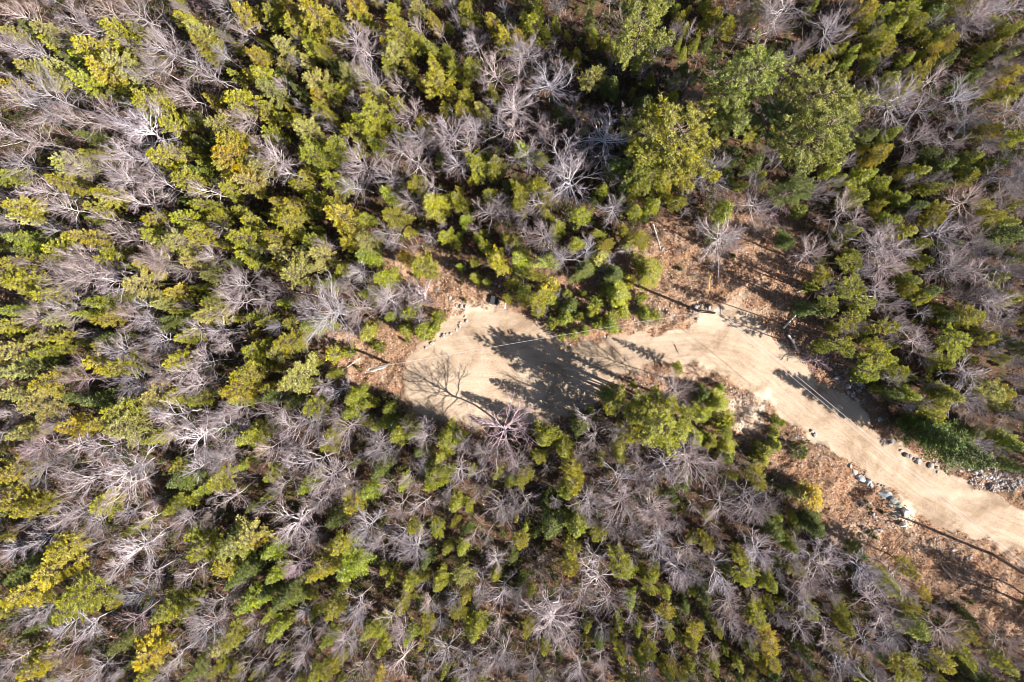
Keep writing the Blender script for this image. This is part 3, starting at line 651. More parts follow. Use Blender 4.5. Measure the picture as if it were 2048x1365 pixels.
# ------------------------------------------------------------------ placing the trees
rng = random.Random(11)
COLS = {'y': (.42, .365, .028), 'k': (.46, .35, .016), 'g': (.36, .345, .028), 'o': (.40, .37, .10), 'l': (.29, .31, .018), 'd': (.13, .16, .026)}
BCOL = {'w': (.52, .465, .485), 'W': (.63, .59, .61), 'r': (.44, .34, .37), 't': (.50, .41, .33)}
ADJ = {'y': 'golden-green', 'k': 'orange-gold', 'g': 'yellow-green', 'o': 'pale olive', 'l': 'lime-green', 'd': 'dark green',
       'w': 'grey', 'W': 'whitish', 'r': 'reddish-grey', 't': 'tan'}
LOWZ = [W(p) for p in ([(1080,560),(1180,520),(1330,470),(1500,440),(1560,520),(1500,600),(1380,650),(1100,690)],
                       [(780,600),(900,560),(920,640),(820,720),(640,720),(640,650),(740,640)],
                       [(1400,730),(1480,760),(1700,930),(1760,1040),(1600,1000),(1380,800)],
                       [(1500,840),(1600,880),(1640,960),(1560,960)])]
def inside(x, y, polys):
    a, b = np.array([x]), np.array([y])
    return any(sd_poly(a, b, p)[0] < 0 for p in polys)
MIDZ = [W(p) for p in ([(1360,730),(1480,740),(1560,840),(1560,930),(1380,900)], [(1540,400),(1640,420),(1740,560),(1740,720),(1600,640),(1560,520)], [(1200,470),(1340,480),(1340,600),(1200,620)])]
ROADN = np.array(ROAD)
LANDS = [('the turnaround', 990, 720), ('the roadside pole at the side track', 1395, 622), ('the pole west of the turnaround', 778, 728),
         ('the big slab by the road', 1765, 988), ('the great pine south of the road', 1320, 840), ('the two white boulders', 1804, 1032),
         ('the green-grey great pine', 1480, 150), ('the road bend', 1660, 800),
         ("the photo's top left corner", 0, 0), ("the photo's top right corner", 2048, 0), ("the photo's bottom left corner", 0, 1365), ("the photo's bottom right corner", 2048, 1365),
         ("the middle of the photo's left edge", 0, 682), ("the middle of the photo's right edge", 2048, 682),
         ("the middle of the photo's top edge", 1024, 0), ("the middle of the photo's bottom edge", 1024, 1365)]
ORDW = 'first second third fourth fifth sixth seventh eighth ninth tenth eleventh twelfth'.split()
ONES = 'zero one two three four five six seven eight nine ten eleven twelve thirteen fourteen fifteen sixteen seventeen eighteen nineteen'.split()
TENS = '_ _ twenty thirty forty fifty sixty seventy eighty ninety'.split()
def num(n): return ONES[n] if n < 20 else TENS[n // 10] + ('-' + ONES[n % 10] if n % 10 else '')
USED = set()
def where(px, py, lead):
    """lead + the offset in metres from the nearest landmark, on the photograph's scale"""
    order = sorted(LANDS, key=lambda l: math.hypot(px - l[1], py - l[2]) * (1.0 if not l[0].startswith('the photo') else 1.25))
    for nm, lx, ly in order[:4]:
        for dxx, dyy in ((0, 0), (1, 0), (0, 1), (-1, 0), (0, -1)):
            ax = int(round((px - lx) * MPP)) + dxx; ay = int(round((py - ly) * MPP)) + dyy
            s1 = f"{num(abs(ax))} metres {'right' if ax >= 0 else 'left'}"
            s2 = f"{num(abs(ay))} {'below' if ay >= 0 else 'above'}"
            s = f"{lead} {s1} of, {s2}, {nm}" if ay and ax else (f"{lead} {s1} of {nm}" if ax else f"{lead} {s2} metres {nm}")
            s = s.replace('one metres', 'one metre')
            if s not in USED and len(s.replace(',', '').split()) <= 16:
                USED.add(s); return s
    return s

def rim(x, y):                                   # keep trunks off the road
    return sd_poly(np.array([x]), np.array([y]), ROADN)[0]

def off_road(x, y):
    gx = rim(x + .1, y) - rim(x - .1, y); gy = rim(x, y + .1) - rim(x, y - .1); m = math.hypot(gx, gy) + 1e-6
    return x + gx / m * .35, y + gy / m * .35
STEMS = []
n_made = {}
def plant(kindname, proto, x, y, h, r, h0, r0, colr, label, cat, group):
    tm, cm = proto
    root = bpy.data.objects.new(kindname, None); col.objects.link(root)
    root.empty_display_size = .3
    root.location = (x, y, float(gz(np.array(x), np.array(y))) - .1)
    root.rotation_euler = (rng.gauss(0, .03), rng.gauss(0, .03), rng.uniform(0, 6.283))
    sx = r / r0
    root.scale = (sx * rng.uniform(.86, 1.14), sx * rng.uniform(.86, 1.14), h / h0)
    tag(root, label, cat, group)
    t = link('trunk', tm, root); c = link('crown', cm, root)
    c.color = (*colr, 1)
    return root, t, c

# small trees that fill the gaps between the listed crowns
def fill():
    near = {}
    def put(px, py, r):
        for i in range(int((px - r) // 24), int((px + r) // 24) + 1):
            for j in range(int((py - r) // 24), int((py + r) // 24) + 1): near.setdefault((i, j), []).append((px, py, r))
    for (k, px, py, r, c) in T: put(px, py, r)
    for (px, py, r) in ((1285, 60, 60), (1480, 150, 95), (1350, 285, 95), (1635, 180, 80), (1618, 290, 80), (1575, 365, 42), (1322, 842, 66)): put(px, py, r)
    f = random.Random(4); ne = nb = 0
    cand = [(f.uniform(-10, 2058), f.uniform(-10, 1375)) for _ in range(40000)]
    xy = np.array([P(a, b, 4) for a, b in cand]); RD, CLR, _p = masks(xy[:, 0], xy[:, 1])
    for i_, (px, py) in enumerate(cand):
        r = f.uniform(8.5, 15)
        if any((px - a) ** 2 + (py - b) ** 2 < (c * .8 + r * .62) ** 2 for a, b, c in near.get((int(px // 24), int(py // 24)), ())): continue
        if RD[i_] > 0 or CLR[i_] > .25: continue
        if 1530 < px < 1730 and 390 < py < 720 and f.random() < .8: continue
        if 1120 < px < 1260 and py < 240 and f.random() < .75: continue
        if 700 < px < 1000 and 1030 < py < 1180 and f.random() < .5: continue
        if f.random() < (.72 if py < 800 and px < 1300 else .5):
            if ne > 290: continue
            ne += 1; T.append(('e', px, py, r, f.choice('ddllgg' if py > 880 else 'ggglldy' if px < 1100 else 'gglllddy')))
        else:
            if nb > 190: continue
            nb += 1; T.append(('b', px, py, r * 1.4, 'w'))
        put(px, py, r)
    print('filled', ne, nb)
fill()
for (k, px, py, r, code) in T:
    edge = 1 - .22 * min(1, max(0, (py - 760) / 350, (px - 1560) / 350))
    f0 = rng.uniform(.8, 1.2)
    jit = lambda c, a=.13: tuple(max(.002, v * f0 * rng.uniform(1 - a * .6, 1 + a * .6)) for v in c)
    if k == 'e':
        mid = .62 if inside(*P(px, py, 2), MIDZ) else 1.0
        low = inside(*P(px, py, 1), LOWZ)
        if low: h = 1.0 + r * .16; zc = h * .5
        else: h = ((4.6 if r > 15 else 3.2) + r * .22) * mid * edge; zc = h * .76
        rad = r * (CAM_H - zc) / FPX * (1.05 if low else .90)
        x, y = P(px, py, zc)
        for _ in range(12):
            if rim(x, y) > .4: break
            x, y = off_road(x, y)
        sp = code in 'ld'
        small = low or r < 15
        nm = ('spruce_sapling' if small else 'spruce_tree') if sp else ('pine_sapling' if small else 'pine_tree')
        size = 'small' if r < 17 else 'middling' if r < 26 else 'broad'
        lab = where(px, py, f"{size} {ADJ[code]} {'spruce' if sp else 'pine'}")
        tiny = h < 4.5
        pr = PROTO['shrub' if tiny else 'spruce' if sp else 'pine']
        hh0, rr0 = (3.4, 1.1) if tiny else (11.0, 1.8) if sp else (12.0, 2.0)
        root, t, c = plant(nm, pr[rng.randrange(len(pr))], x, y, h, rad * (1.12 if sp or tiny else 1.08), hh0, rr0,
              jit(COLS[code]), lab, 'spruce' if sp else 'pine', ('young ' if small else '') + ('spruces' if sp else 'pines') + ' round the dirt road')
    else:
        low = inside(*P(px, py, 1), LOWZ) and r < 42 or (code in 'rt' and r < 34)
        small = r < 28
        if low: h = 1.6 + r * .05; zc = h * .6
        else: h = (6.6 + r * .095) * edge; zc = h * .72
        rad = r * (CAM_H - zc) / FPX
        dn_ = math.hypot(px - 1150, py - 592) / 1000
        if not low: rad *= 1.12 * (1 - .2 * min(1, dn_))
        x, y = P(px, py, zc)
        for _ in range(12):
            if rim(x, y) > .3: break
            x, y = off_road(x, y)
        nm = 'bare_shrub' if low else 'bare_sapling' if small else 'bare_tree'
        size = 'small' if r < 28 else 'middling' if r < 40 else 'broad' if r < 54 else 'very broad'
        lab = where(px, py, f"{size} leafless {ADJ[code]} {'shrub' if low else 'tree'}")
        pr = PROTO['brush' if low else 'bare']
        root, t, c = plant(nm, pr[rng.randrange(len(pr))], x, y, h, rad, 3.2 if low else 12.0, 1.5 if low else 3.3, (1, 1, 1), lab,
              'shrub' if low else 'bare tree', {'bare_shrub': 'leafless shrubs in the clearings', 'bare_sapling': 'thin leafless young trees', 'bare_tree': 'leafless broadleaf trees in the forest'}[nm])
        f_ = rng.uniform(.62, 1.25); g_ = rng.gauss(0, .035); cc = (BCOL[code][0] * f_ * (1 + g_), BCOL[code][1] * f_, BCOL[code][2] * f_ * (1 - g_))
        t.color = (*[v * .98 for v in cc], 1); c.color = (*cc, 1)
    STEMS.append((root.location.x, root.location.y, r * MPP))

# the great spreading white pines
for i, (px, py, r, h, colr, lab) in enumerate([
    (1448, 225, 44, 17, (.24, .27, .05), 'green spreading pine tucked between the golden and green-grey great pines'),
    (1285, 330, 46, 15, (.30, .32, .04), 'smaller yellow-green spreading pine at the lower left of the golden one'),
    (1285, 60, 64, 19, (.30, .31, .055), 'great olive spreading pine by the top edge, above the shaded hollow'),
    (1480, 150, 90, 21, (.29, .33, .065), 'largest green-grey spreading pine in the group upper right of the hollow'),
    (1350, 285, 92, 19, (.34, .31, .03), 'great golden spreading pine directly above the cleared ground and leaning bare stems'),
    (1635, 180, 76, 20, (.34, .34, .07), 'great pale yellow spreading pine right of the green-grey one'),
    (1618, 290, 78, 20, (.33, .345, .07), 'great olive spreading pine below the pale yellow spreading one'),
    (1575, 365, 42, 17, (.26, .31, .08), 'lowest of the spreading pines, pointing down to the side track'),
    (1540, 235, 46, 16, (.12, .18, .055), 'dark green spreading pine shaded between the two lines of great pines'),
    (1325, 846, 58, 16, (.46, .46, .055), 'great yellow-green spreading pine alone just south of the road'),
    (1285, 812, 40, 15, (.38, .37, .04), 'narrower spreading pine against the great one south of the road')]):
    zc = h * .72
    x, y = P(px, py, zc)
    root, t, c = plant('spreading_pine_tree', PROTO['white'][i % 4], x, y, h, r * (CAM_H - zc) / FPX, 20.0, 5.0, colr, lab, 'pine', 'great spreading pines')
    STEMS.append((x, y, r * MPP))

# trees placed by their foot: the ones whose shadows lie over the road
for (px, py, h, r, sp, colr, lab) in [(1838, 868, 14.5, 2.6, 1, (.09, .13, .02), 'tall dark spruce throwing its shade over the road bend'),
    (1812, 842, 13.5, 2.3, 1, (.10, .15, .02), 'second tall dark spruce behind the one shading the bend'),
    (1905, 905, 12.5, 2.0, 0, (.2, .22, .03), 'tall thin pine by the white stones, shading the lower road'),
    (1560, 752, 0, 0, 0, 0, 0)][:2]:
    x, y = P(px, py, 0)
    plant('spruce_tree' if sp else 'pine_tree', PROTO['spruce' if sp else 'pine'][2], x, y, h, r, 11.0 if sp else 12.0, 1.8 if sp else 2.0, colr, lab, 'spruce' if sp else 'pine', 'spruces round the dirt road' if sp else 'pines round the dirt road')

SL = [(1598,612),(1622,585),(1640,640),(1662,602),(1618,668),(1690,650),(1676,725),(1612,528),
      (1232,772),(1262,790),(1290,778),(1318,790),(1246,806),(1345,800),(1204,792),(1300,808)]
for i, (px, py) in enumerate(SL):
    x, y = P(px, py, 0); h = 11.5 + (i * 37 % 10) * .35
    k = i if i < 8 else i - 8
    lab = (f"slim high-crowned pine, {ORDW[k]} from the side track going right into the wood" if i < 8 else f"slim high-crowned pine, {ORDW[k]} in the strip between great pine and turnaround")
    plant('pine_tree', PROTO['slim'][i % 3], x, y, h, 1.1, 14.0, 1.25, (.27 + .02 * (i % 3), .29, .03), lab, 'pine', 'slim pines with bare stems by the clearing')
# ------------------------------------------------------------------ utility poles, wires, sign
def G(px, py, z=0.0):
    x, y = P(px, py, 0); return Vector((x, y, hz(x, y) + z))
def mk(name, segs, mat, parent=None, n=8):
    V, F = tubes(segs, n); return link(name, mesh_np(name, V, F, mat, True), parent)
def solid(name, boxes, mat, parent=None, bev=.0):
    import bmesh
    bm = bmesh.new()
    for (c, s, rz) in boxes:
        m = Matrix.Translation(c) @ Matrix.Rotation(rz, 4, 'Z') @ Matrix.Diagonal((*s, 1))
        g = bmesh.ops.create_cube(bm, size=1, matrix=m)
    if bev: bmesh.ops.bevel(bm, geom=bm.edges[:], offset=bev, segments=1, affect='EDGES')
    me = bpy.data.meshes.new(name); bm.to_mesh(me); bm.free(); me.materials.append(mat)
    return link(name, me, parent)
M_pole = bark_mat('pole_wood', (.10, .08, .065), (.19, .16, .135), scale=5)
M_metal = bark_mat('grey_metal', (.45, .46, .47), (.58, .58, .6), scale=9, rough=.4)
M_wire = bark_mat('aluminium_wire', (.34, .34, .36), (.4, .4, .42), rough=.4)
M_white = bark_mat('white_paint', (.78, .78, .77), (.85, .85, .84))
M_black = bark_mat('rod_and_shadow_black', (.02, .02, .022), (.035, .035, .038))  # dark rods, and the block that stands in for the sign's shadow
M_yellow = bark_mat('yellow_paint', (.6, .4, .03), (.7, .48, .05))

POLES = []
for (px, py, h, lab) in ((1395, 622, 10.5, 'weathered wooden utility pole at the mouth of the side track'),
                         (778, 728, 10.5, 'weathered wooden utility pole on bare ground left of the turnaround'),
                         (1990, 1112, 11.0, 'weathered wooden utility pole below the road near the right edge')):
    b = G(px, py, -.6)
    root = bpy.data.objects.new('utility_pole', None); col.objects.link(root); root.location = b
    tag(root, lab, 'utility pole', 'wooden poles of the power line')
    top = h + .6
    mk('pole', [(0, 0, 0, 0, 0, top / 2, .19, .165), (0, 0, top / 2, 0, 0, top, .165, .135), (0, 0, top, 0, 0, top + .02, .135, .0)], M_pole, root, 10)
    mk('insulator', [(0, 0, top, 0, 0, top + .12, .03, .03), (0, 0, top + .12, 0, 0, top + .2, .09, .11), (0, 0, top + .2, 0, 0, top + .32, .11, .05)], M_metal, root)
    solid('bracket', [((.18, .24, top - .5), (.62, .08, .1), R(55)), ((.3, .42, top - .5), (.1, .1, .22), 0)], M_metal, root)
    POLES.append((b.copy(), top))
def wire(a, b, sag, rad, name, lab, group):
    n = 28; S = []; pts = []
    for i in range(n + 1):
        t = i / n; p = a.lerp(b, t); p.z -= sag * 4 * t * (1 - t); pts.append(p)
    for p, q_ in zip(pts[:-1], pts[1:]): S.append((*p, *q_, rad, rad))
    o = mk(name, S, M_wire, None, 5); tag(o, lab, 'power line', group); return o
(pA, tA), (pB, tB), (pC, tC) = POLES
up = lambda p, t, d, ox=0, oy=0: Vector((p.x + ox, p.y + oy, p.z + t + d))
wire(up(pA, tA, .3), up(pC, tC, .3), 1.1, .018, 'power_line', 'topmost pale wire over the road from the side track pole', 'wires between the poles')
wire(up(pA, tA, -.5, .3, .42), up(pC, tC, -.5, .3, .42), 1.1, .022, 'power_line', 'lower thicker pale wire over the road running beside the top one', 'wires between the poles')
wire(up(pA, tA, -.5, .3, .42), up(pB, tB, -.5, .3, .42), 1.0, .02, 'power_line', 'single pale wire crossing the shaded turnaround', 'wires between the poles')

def sign():
    b = G(1014, 603)
    root = bpy.data.objects.new('road_sign', None); col.objects.link(root); root.location = b
    tag(root, 'white metal sign on a thin post at the upper rim of the turnaround', 'sign')
    mk('post', [(0, 0, -.3, 0, 0, 1.9, .04, .04)], M_metal, root)
    a = math.atan2(-1, -.17)
    solid('panel', [((-.08, -.5, 1.5), (.9, .04, .8), a)], M_white, root)
sign()
def sign_shadow_block():  # added black block standing in for the cast shadow of the sign panel
    b = G(989, 601)
    root = bpy.data.objects.new('sign_shadow', None); col.objects.link(root); root.location = b
    root.rotation_euler = (0, 0, R(-12))
    tag(root, 'low black block standing in for the shadow of the sign beside it', 'shadow block')
    solid('shadow_body', [((0, 0, .22), (.92, 1.02, .5), 0)], M_black, root, .03)
    solid('shadow_top', [((0, 0, .51), (1.0, 1.1, .08), 0)], M_black, root, .02)
sign_shadow_block()
def barrier():
    b = G(1415, 566)
    root = bpy.data.objects.new('yellow_marker', None); col.objects.link(root); root.location = b
    tag(root, 'thin yellow bar standing in the litter above the side track pole', 'marker')
    mk('bar', [(.1, .9, .55, -.05, -.9, .55, .045, .045)], M_yellow, root)
    for s in (.8, -.15): mk('rod', [(.05, s, .55, -2.6, s + .03, .05, .03, .02)], M_black, root)
    mk('leg', [(.08, .85, -.2, .08, .85, .56, .03, .03)], M_yellow, root); mk('leg', [(-.04, -.8, -.2, -.04, -.8, .56, .03, .03)], M_yellow, root)
barrier()

# ------------------------------------------------------------------ fallen trunks
LOGS = [(1562,656,1605,612,.13,'w','pale birch trunk leaning down beside the bend'),(1572,668,1592,700,.16,'w','whitish trunk lying along the bank above the road bend'),
 (1744,742,1776,733,.10,'w','short pale log beside the base of the turnaround pole'),(680,745,722,716,.07,'w','thin pale stem lying in the litter far left of the turnaround'),
 (1672,1062,1718,1022,.05,'r','reddish bare stem lying below the rock pit'),(1764,1122,1818,1074,.06,'r','reddish bare stem lying below the two boulders'),
 (1382,1012,1446,1064,.10,'r','straight brown trunk lying in the forest south of the road'),(1688,1060,1705,1036,.04,'r','short reddish stem beside the longer one under the pit'),
 (1880,1130,1910,1164,.10,'r','dark trunk lying in the shade under the road'),(1888,1128,1918,1160,.07,'r','thinner dark trunk touching the one in the shade'),
 (1700,590,1850,600,.09,'w','long grey trunk lying behind the dense spruces right of the track'),(1740,640,1800,664,.08,'w','grey trunk lying right of the side track spruces'),
 (1590,585,1650,572,.08,'w','pale trunk lying at the side track forest edge'),(1610,600,1640,560,.06,'r','thin brown trunk crossing at the side track forest edge'),
 (1070,640,1080,655,.05,'r','short stick on the upper right rim of the turnaround'),(1305,450,1320,500,.08,'w','grey trunk lying in the brush above the cleared slope'),
 (1440,612,1446,632,.05,'r','small dark stick beside the side track pole'),(1352,690,1362,710,.05,'r','small dark stick on the sand of the road')]
for (x0, y0, x1, y1, r, c, lab) in LOGS:
    if x0 == 1744: x0, x1 = 744, 776
    a = G(x0, y0, .25 + r); b = G(x1, y1, .25 + r)
    n = 6; S = []; prev = a
    rs_ = random.Random(int(x0 + y0))
    for i in range(1, n + 1):
        p = a.lerp(b, i / n) + Vector((rs_.gauss(0, .04), rs_.gauss(0, .04), rs_.gauss(0, .03)))
        S.append((*prev, *p, r * (1.1 - .5 * (i - 1) / n), r * (1.1 - .5 * i / n))); prev = p
    root = bpy.data.objects.new('fallen_trunk', None); col.objects.link(root); root.location = a
    S = [(*(Vector(s[0:3]) - a), *(Vector(s[3:6]) - a), s[6], s[7]) for s in S]
    st = mk('stem', S, M_pale, root, 7)
    st.color = (.62, .57, .53, 1) if c == 'w' else (.33, .25, .21, 1)
    d = (b - a).normalized(); B = []
    for i in range(5):
        p = (b - a) * rs_.uniform(.4, .95); e = Vector((rs_.gauss(0, 1), rs_.gauss(0, 1), rs_.uniform(0, .8))).normalized()
        B.append((*p, *(p + (d * .7 + e).normalized() * rs_.uniform(.3, .9)), r * .3, r * .1))
    br = mk('branch_stubs', B, M_pale, root, 4); br.color = st.color
    tag(root, lab, 'fallen trunk', 'fallen trunks and stems')

# ------------------------------------------------------------------ boulders, rocks, rubble
def rock_mesh(seed):
    import bmesh
    rs_ = np.random.RandomState(seed)
    bm = bmesh.new(); bmesh.ops.create_icosphere(bm, subdivisions=2, radius=.5)
    pl = [(unit(rs_.normal(size=3)), rs_.uniform(.27, .42)) for _ in range(9)]
    for v in bm.verts:
        p = np.array(v.co)
        for n_, d_ in pl:
            e = p @ n_ - d_
            if e > 0: p = p - n_ * e
        v.co = Vector(p + rs_.normal(size=3) * .012)
    me = bpy.data.meshes.new('rock'); bm.to_mesh(me); bm.free(); me.materials.append(M_rock); return me
ROCKM = [rock_mesh(s) for s in range(10)]
rr = random.Random(5)
def rock(px, py, sx, sy, sz, c, lab, rz=None, name='boulder', grp='boulders and stones along the road', mesh=None):
    p = G(px, py)
    o = link(name, ROCKM[mesh if mesh is not None else rr.randrange(10)])
    o.location = (p.x, p.y, p.z + sz * .16); o.scale = (sx, sy, sz); o.rotation_euler = (rr.gauss(0, .12), rr.gauss(0, .12), rr.uniform(0, 6.28) if rz is None else rz)
    o.color = (*c, 1); tag(o, lab, 'boulder' if name == 'boulder' else 'stone', grp); return o
LT = (1.0, .95, .9); GR = (.75, .82, .9); DK = (.6, .6, .62)
rock(1768, 990, 2.9, 1.6, 1.0, (.72, .82, .88), 'largest flat grey slab at the road edge', R(-28), mesh=3)
rock(1786, 999, 1.4, .9, .8, (.6, .68, .66), 'grey-green block touching the lower end of the big slab', R(-20))
rock(1738, 966, 1.3, .95, .9, (.9, 1.0, 1.05), 'pale block just above the big slab', R(50))
rock(1743, 970, .6, 1.0, .8, GR, 'upright grey block between the slab and the pale block', R(20))
rock(1720, 955, 1.8, 1.0, .9, GR, 'long grey block third up the row from the big slab', R(-40))
rock(1708, 944, 1.1, .9, .7, LT, 'white-edged block in the middle of the roadside row', None)
rock(1699, 932, .7, .8, .6, LT, 'topmost pale block of the roadside row', None)
rock(1806, 1022, 1.35, 1.2, 1.5, (1.9, 1.75, 1.6), 'upper of the two white boulders at the pole shadow tip', R(70), mesh=1)
rock(1803, 1046, 1.2, .95, 1.35, (1.9, 1.75, 1.6), 'lower of the two white boulders at the pole shadow tip', R(10), mesh=4)
rock(1793, 1010, 1.3, .8, .5, (.8, .85, .72), 'flat greenish stone above the two white boulders', R(-20))
rock(1779, 1010, .9, .5, .5, GR, 'low grey stone left of the flat greenish stone', None)
rock(1726, 1013, .6, .8, .5, LT, 'white stone left of the pit under the road', None)
rock(1674, 756, .8, .8, .8, (1.1, 1.15, 1.2), 'pale grey boulder on the bank above the road bend', None)
rock(1628, 869, .65, .7, .6, (1.2, 1.25, 1.3), 'pale stone in the small cluster below the road', None)
rock(1622, 862, .55, .6, .5, LT, 'white stone touching the pale one below the road', None)
rock(932, 614, .55, .5, .6, (1.6, 1.55, 1.5), 'small white boulder in the loop of the stone wall', None)
rock(1324, 500, .5, .45, .45, LT, 'white stone in the orange litter above the slope', None)
rock(1332, 503, .4, .5, .4, LT, 'second white stone in the orange litter above the slope', None)
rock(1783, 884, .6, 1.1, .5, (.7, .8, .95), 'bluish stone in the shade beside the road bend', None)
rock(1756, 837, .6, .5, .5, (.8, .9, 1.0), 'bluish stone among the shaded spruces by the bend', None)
# rows of stones: (polyline, spacing px, size m, colour, phrase)
ROWS = [([(868,545),(878,560),(872,580)], 9, .55, DK, 'dark stone in the upper run of the stone wall'),
        ([(874,582),(900,598),(922,612),(931,622),(930,640),(912,658),(890,668),(862,690),(845,700)], 7, .42, LT, 'pale stone of the wall curving round the turnaround'),
        ([(890,530),(915,533),(932,542)], 9, .6, GR, 'bluish stone in the shaded row above the orange grass'),
        ([(975,560),(985,566),(1000,568)], 8, .5, LT, 'pale stone in the line above the sign'),
        ([(1802,905),(1850,925),(1880,940),(1900,948)], 8, .6, LT, 'white stone in the row along the upper road edge'),
        ([(1755,975),(1760,968),(1775,978)], 8, .35, LT, 'small pale stone on the road side of the big slab'),
        ([(1380,618),(1395,612),(1415,614),(1428,618)], 6, .45, LT, 'pale stone in the ring round the side track pole'),
        ([(1385,628),(1392,640)], 6, .4, DK, 'dark stone under the side track pole'),
        ([(1192,672),(1222,676)], 9, .38, LT, 'small stone on the upper edge of the road'),
        ([(1165,775),(1172,790),(1150,815),(1135,825)], 8, .55, GR, 'grey stone in the shaded bank under the turnaround'),
        ([(1235,765),(1250,775),(1280,770)], 9, .5, DK, 'dark stone in the shade under the middle of the road'),
        ([(1440,772),(1465,780),(1500,806)], 7, .4, LT, 'pale stone on the strip below the curving road'),
        ([(1690,760),(1700,790),(1712,800),(1725,740),(1735,720)], 8, .5, LT, 'pale stone in the shaded gully above the bend'),
        ([(1585,868),(1630,880)], 8, .3, DK, 'small dark stone near the cluster below the road'),
        ([(1810,1060),(1860,1085),(1930,1120),(1960,1110)], 10, .4, LT, 'stone scattered along the lower road bank'),
        ([(1960,950),(2000,965),(2040,985)], 8, .45, (1.0, 1.0, 1.05), 'grey stone on the rubble bank at the right edge'),
        ([(1940,935),(1990,945),(2040,962)], 9, .4, (1.0, 1.0, 1.05), 'grey stone on the upper rubble bank at the right edge')]
ORD = 'first second third fourth fifth sixth seventh eighth ninth tenth eleventh twelfth thirteenth fourteenth fifteenth sixteenth seventeenth eighteenth nineteenth twentieth twenty-first twenty-second twenty-third twenty-fourth twenty-fifth twenty-sixth twenty-seventh twenty-eighth twenty-ninth thirtieth thirty-first thirty-second thirty-third thirty-fourth thirty-fifth thirty-sixth'.split()
for (pl, sp, size, c, ph) in ROWS:
    k = 0
    for (ax, ay), (bx, by) in zip(pl[:-1], pl[1:]):
        L = math.hypot(bx - ax, by - ay); t = 0
        while t < L:
            x = ax + (bx - ax) * t / L + rr.gauss(0, 2.6); y = ay + (by - ay) * t / L + rr.gauss(0, 2.6)
            s = size * rr.choice((.35, .5, .7, .85, 1.1, 1.35)) * rr.uniform(.85, 1.15); v = rr.uniform(.6, 1.15)
            rock(x, y, s * rr.uniform(.8, 1.3), s, s * .85, tuple(q_ * v for q_ in c), f"{ORD[min(k, len(ORD) - 1)]} {ph}", name='stone', grp='rows of stones')
            k += 1; t += sp * rr.choice((.5, .8, 1.1, 1.9))

def scatter_rocks(name, spots, mat, label, cat):
    rs_ = np.random.RandomState(3); Vs = []; Fs = []; nb_ = 0
    base = [(np.array([v.co[:] for v in m.vertices]), np.array([p.vertices[:] for p in m.polygons])) for m in ROCKM[:4]]
    for (px, py, rx, ry, n_, s0) in spots:
        for _ in range(n_):
            a = rs_.uniform(0, 6.28); d = math.sqrt(rs_.rand())
            x, y = P(px + rx * d * math.cos(a), py + ry * d * math.sin(a))
            if sd_poly(np.array([x]), np.array([y]), ROAD)[0] < -.15: continue
            V, F = base[rs_.randint(4)]; s = s0 * rs_.lognormal(-.2, .4); t = rs_.uniform(0, 6.28)
            M = np.array([[math.cos(t), -math.sin(t), 0], [math.sin(t), math.cos(t), 0], [0, 0, 1]])
            Vs.append((V * s * rs_.uniform(.6, 1.3, 3)) @ M.T + np.array([x, y, hz(x, y) + .06 * s])); Fs.append(F + nb_); nb_ += len(V)
    o = link(name, mesh_np(name, np.concatenate(Vs), np.concatenate(Fs), mat)); o.color = (1.0, .95, .93, 1)
    tag(o, label, cat, None, 'stuff')
scatter_rocks('rubble', [(2000,965,60,18,420,.26),(1960,940,40,14,160,.2),(1765,1045,45,22,160,.18),(1450,640,40,30,60,.14),(1300,625,60,30,170,.22),(1250,600,30,20,50,.2),
   (1400,560,70,50,200,.16),(1470,790,50,20,130,.22),(1640,900,50,30,110,.18),(1700,770,30,60,150,.28),(1870,1090,70,16,220,.2),(900,600,50,60,130,.18),(1150,800,30,30,130,.24),
   (1230,785,60,20,150,.22),(1490,830,40,30,90,.18),(1200,680,40,6,60,.14),(1330,760,60,16,110,.16),(1640,740,40,50,110,.2),(1860,925,50,14,110,.22),(1000,575,60,10,70,.18),(1750,960,60,12,90,.16),(1800,950,50,16,60,.15),
   (1560,560,50,90,90,.14),(1720,880,40,20,70,.15)], M_rock, 'loose broken stones strewn over the road banks', 'rubble')

# ------------------------------------------------------------------ litter, grass, undergrowth
M_lit = {}
def litter_mat(name, stops):
    m, n, nd, lk = new_mat(name)
    out = N(nd, 'ShaderNodeOutputMaterial'); df = N(nd, 'ShaderNodeBsdfDiffuse'); ge = N(nd, 'ShaderNodeNewGeometry')
    r = ramp(nd, stops); lk.new(ge.outputs['Random Per Island'], r.inputs[0]); lk.new(r.outputs[0], df.inputs[0]); lk.new(df.outputs[0], out.inputs[0]); return m
def scatter_blades(name, n, dens, z, L, w, mat, label, cat, seed, flat=.5):
    rs_ = np.random.RandomState(seed)
    x = rs_.uniform(GX0, GX1, n); y = rs_.uniform(GY0, GY1, n)
    road, cl, pale = masks(x, y)
    k = rs_.rand(n) < dens(x, y, road, cl); x, y, road = x[k], y[k], road[k]; m_ = len(x)
    d = rs_.normal(size=(m_, 3)); d[:, 2] *= flat; d = unit(d)
    C = np.stack([x, y, gz(x, y) + relief(x, y, road) + rs_.uniform(0, 1, m_) ** 2 * z + .03], 1)
    V, F = blades(C, d, L * rs_.uniform(.5, 1.5, m_), w * rs_.uniform(.5, 1.5, m_), rs_)
    o = link(name, mesh_np(name, V, F, mat)); tag(o, label, cat, None, 'stuff'); return o
ml = litter_mat('litter_bits', [(0, (.05, .028, .018)), (.3, (.16, .085, .05)), (.7, (.32, .18, .105)), (.9, (.48, .34, .24)), (1, (.7, .6, .52))])
scatter_blades('leaf_litter', 620000, lambda x, y, r, c: np.where(r > .45, 0, .18 + .8 * c), .18, .22, .095, ml, 'dry leaves, chips and twigs over the ground', 'leaf litter', 1)
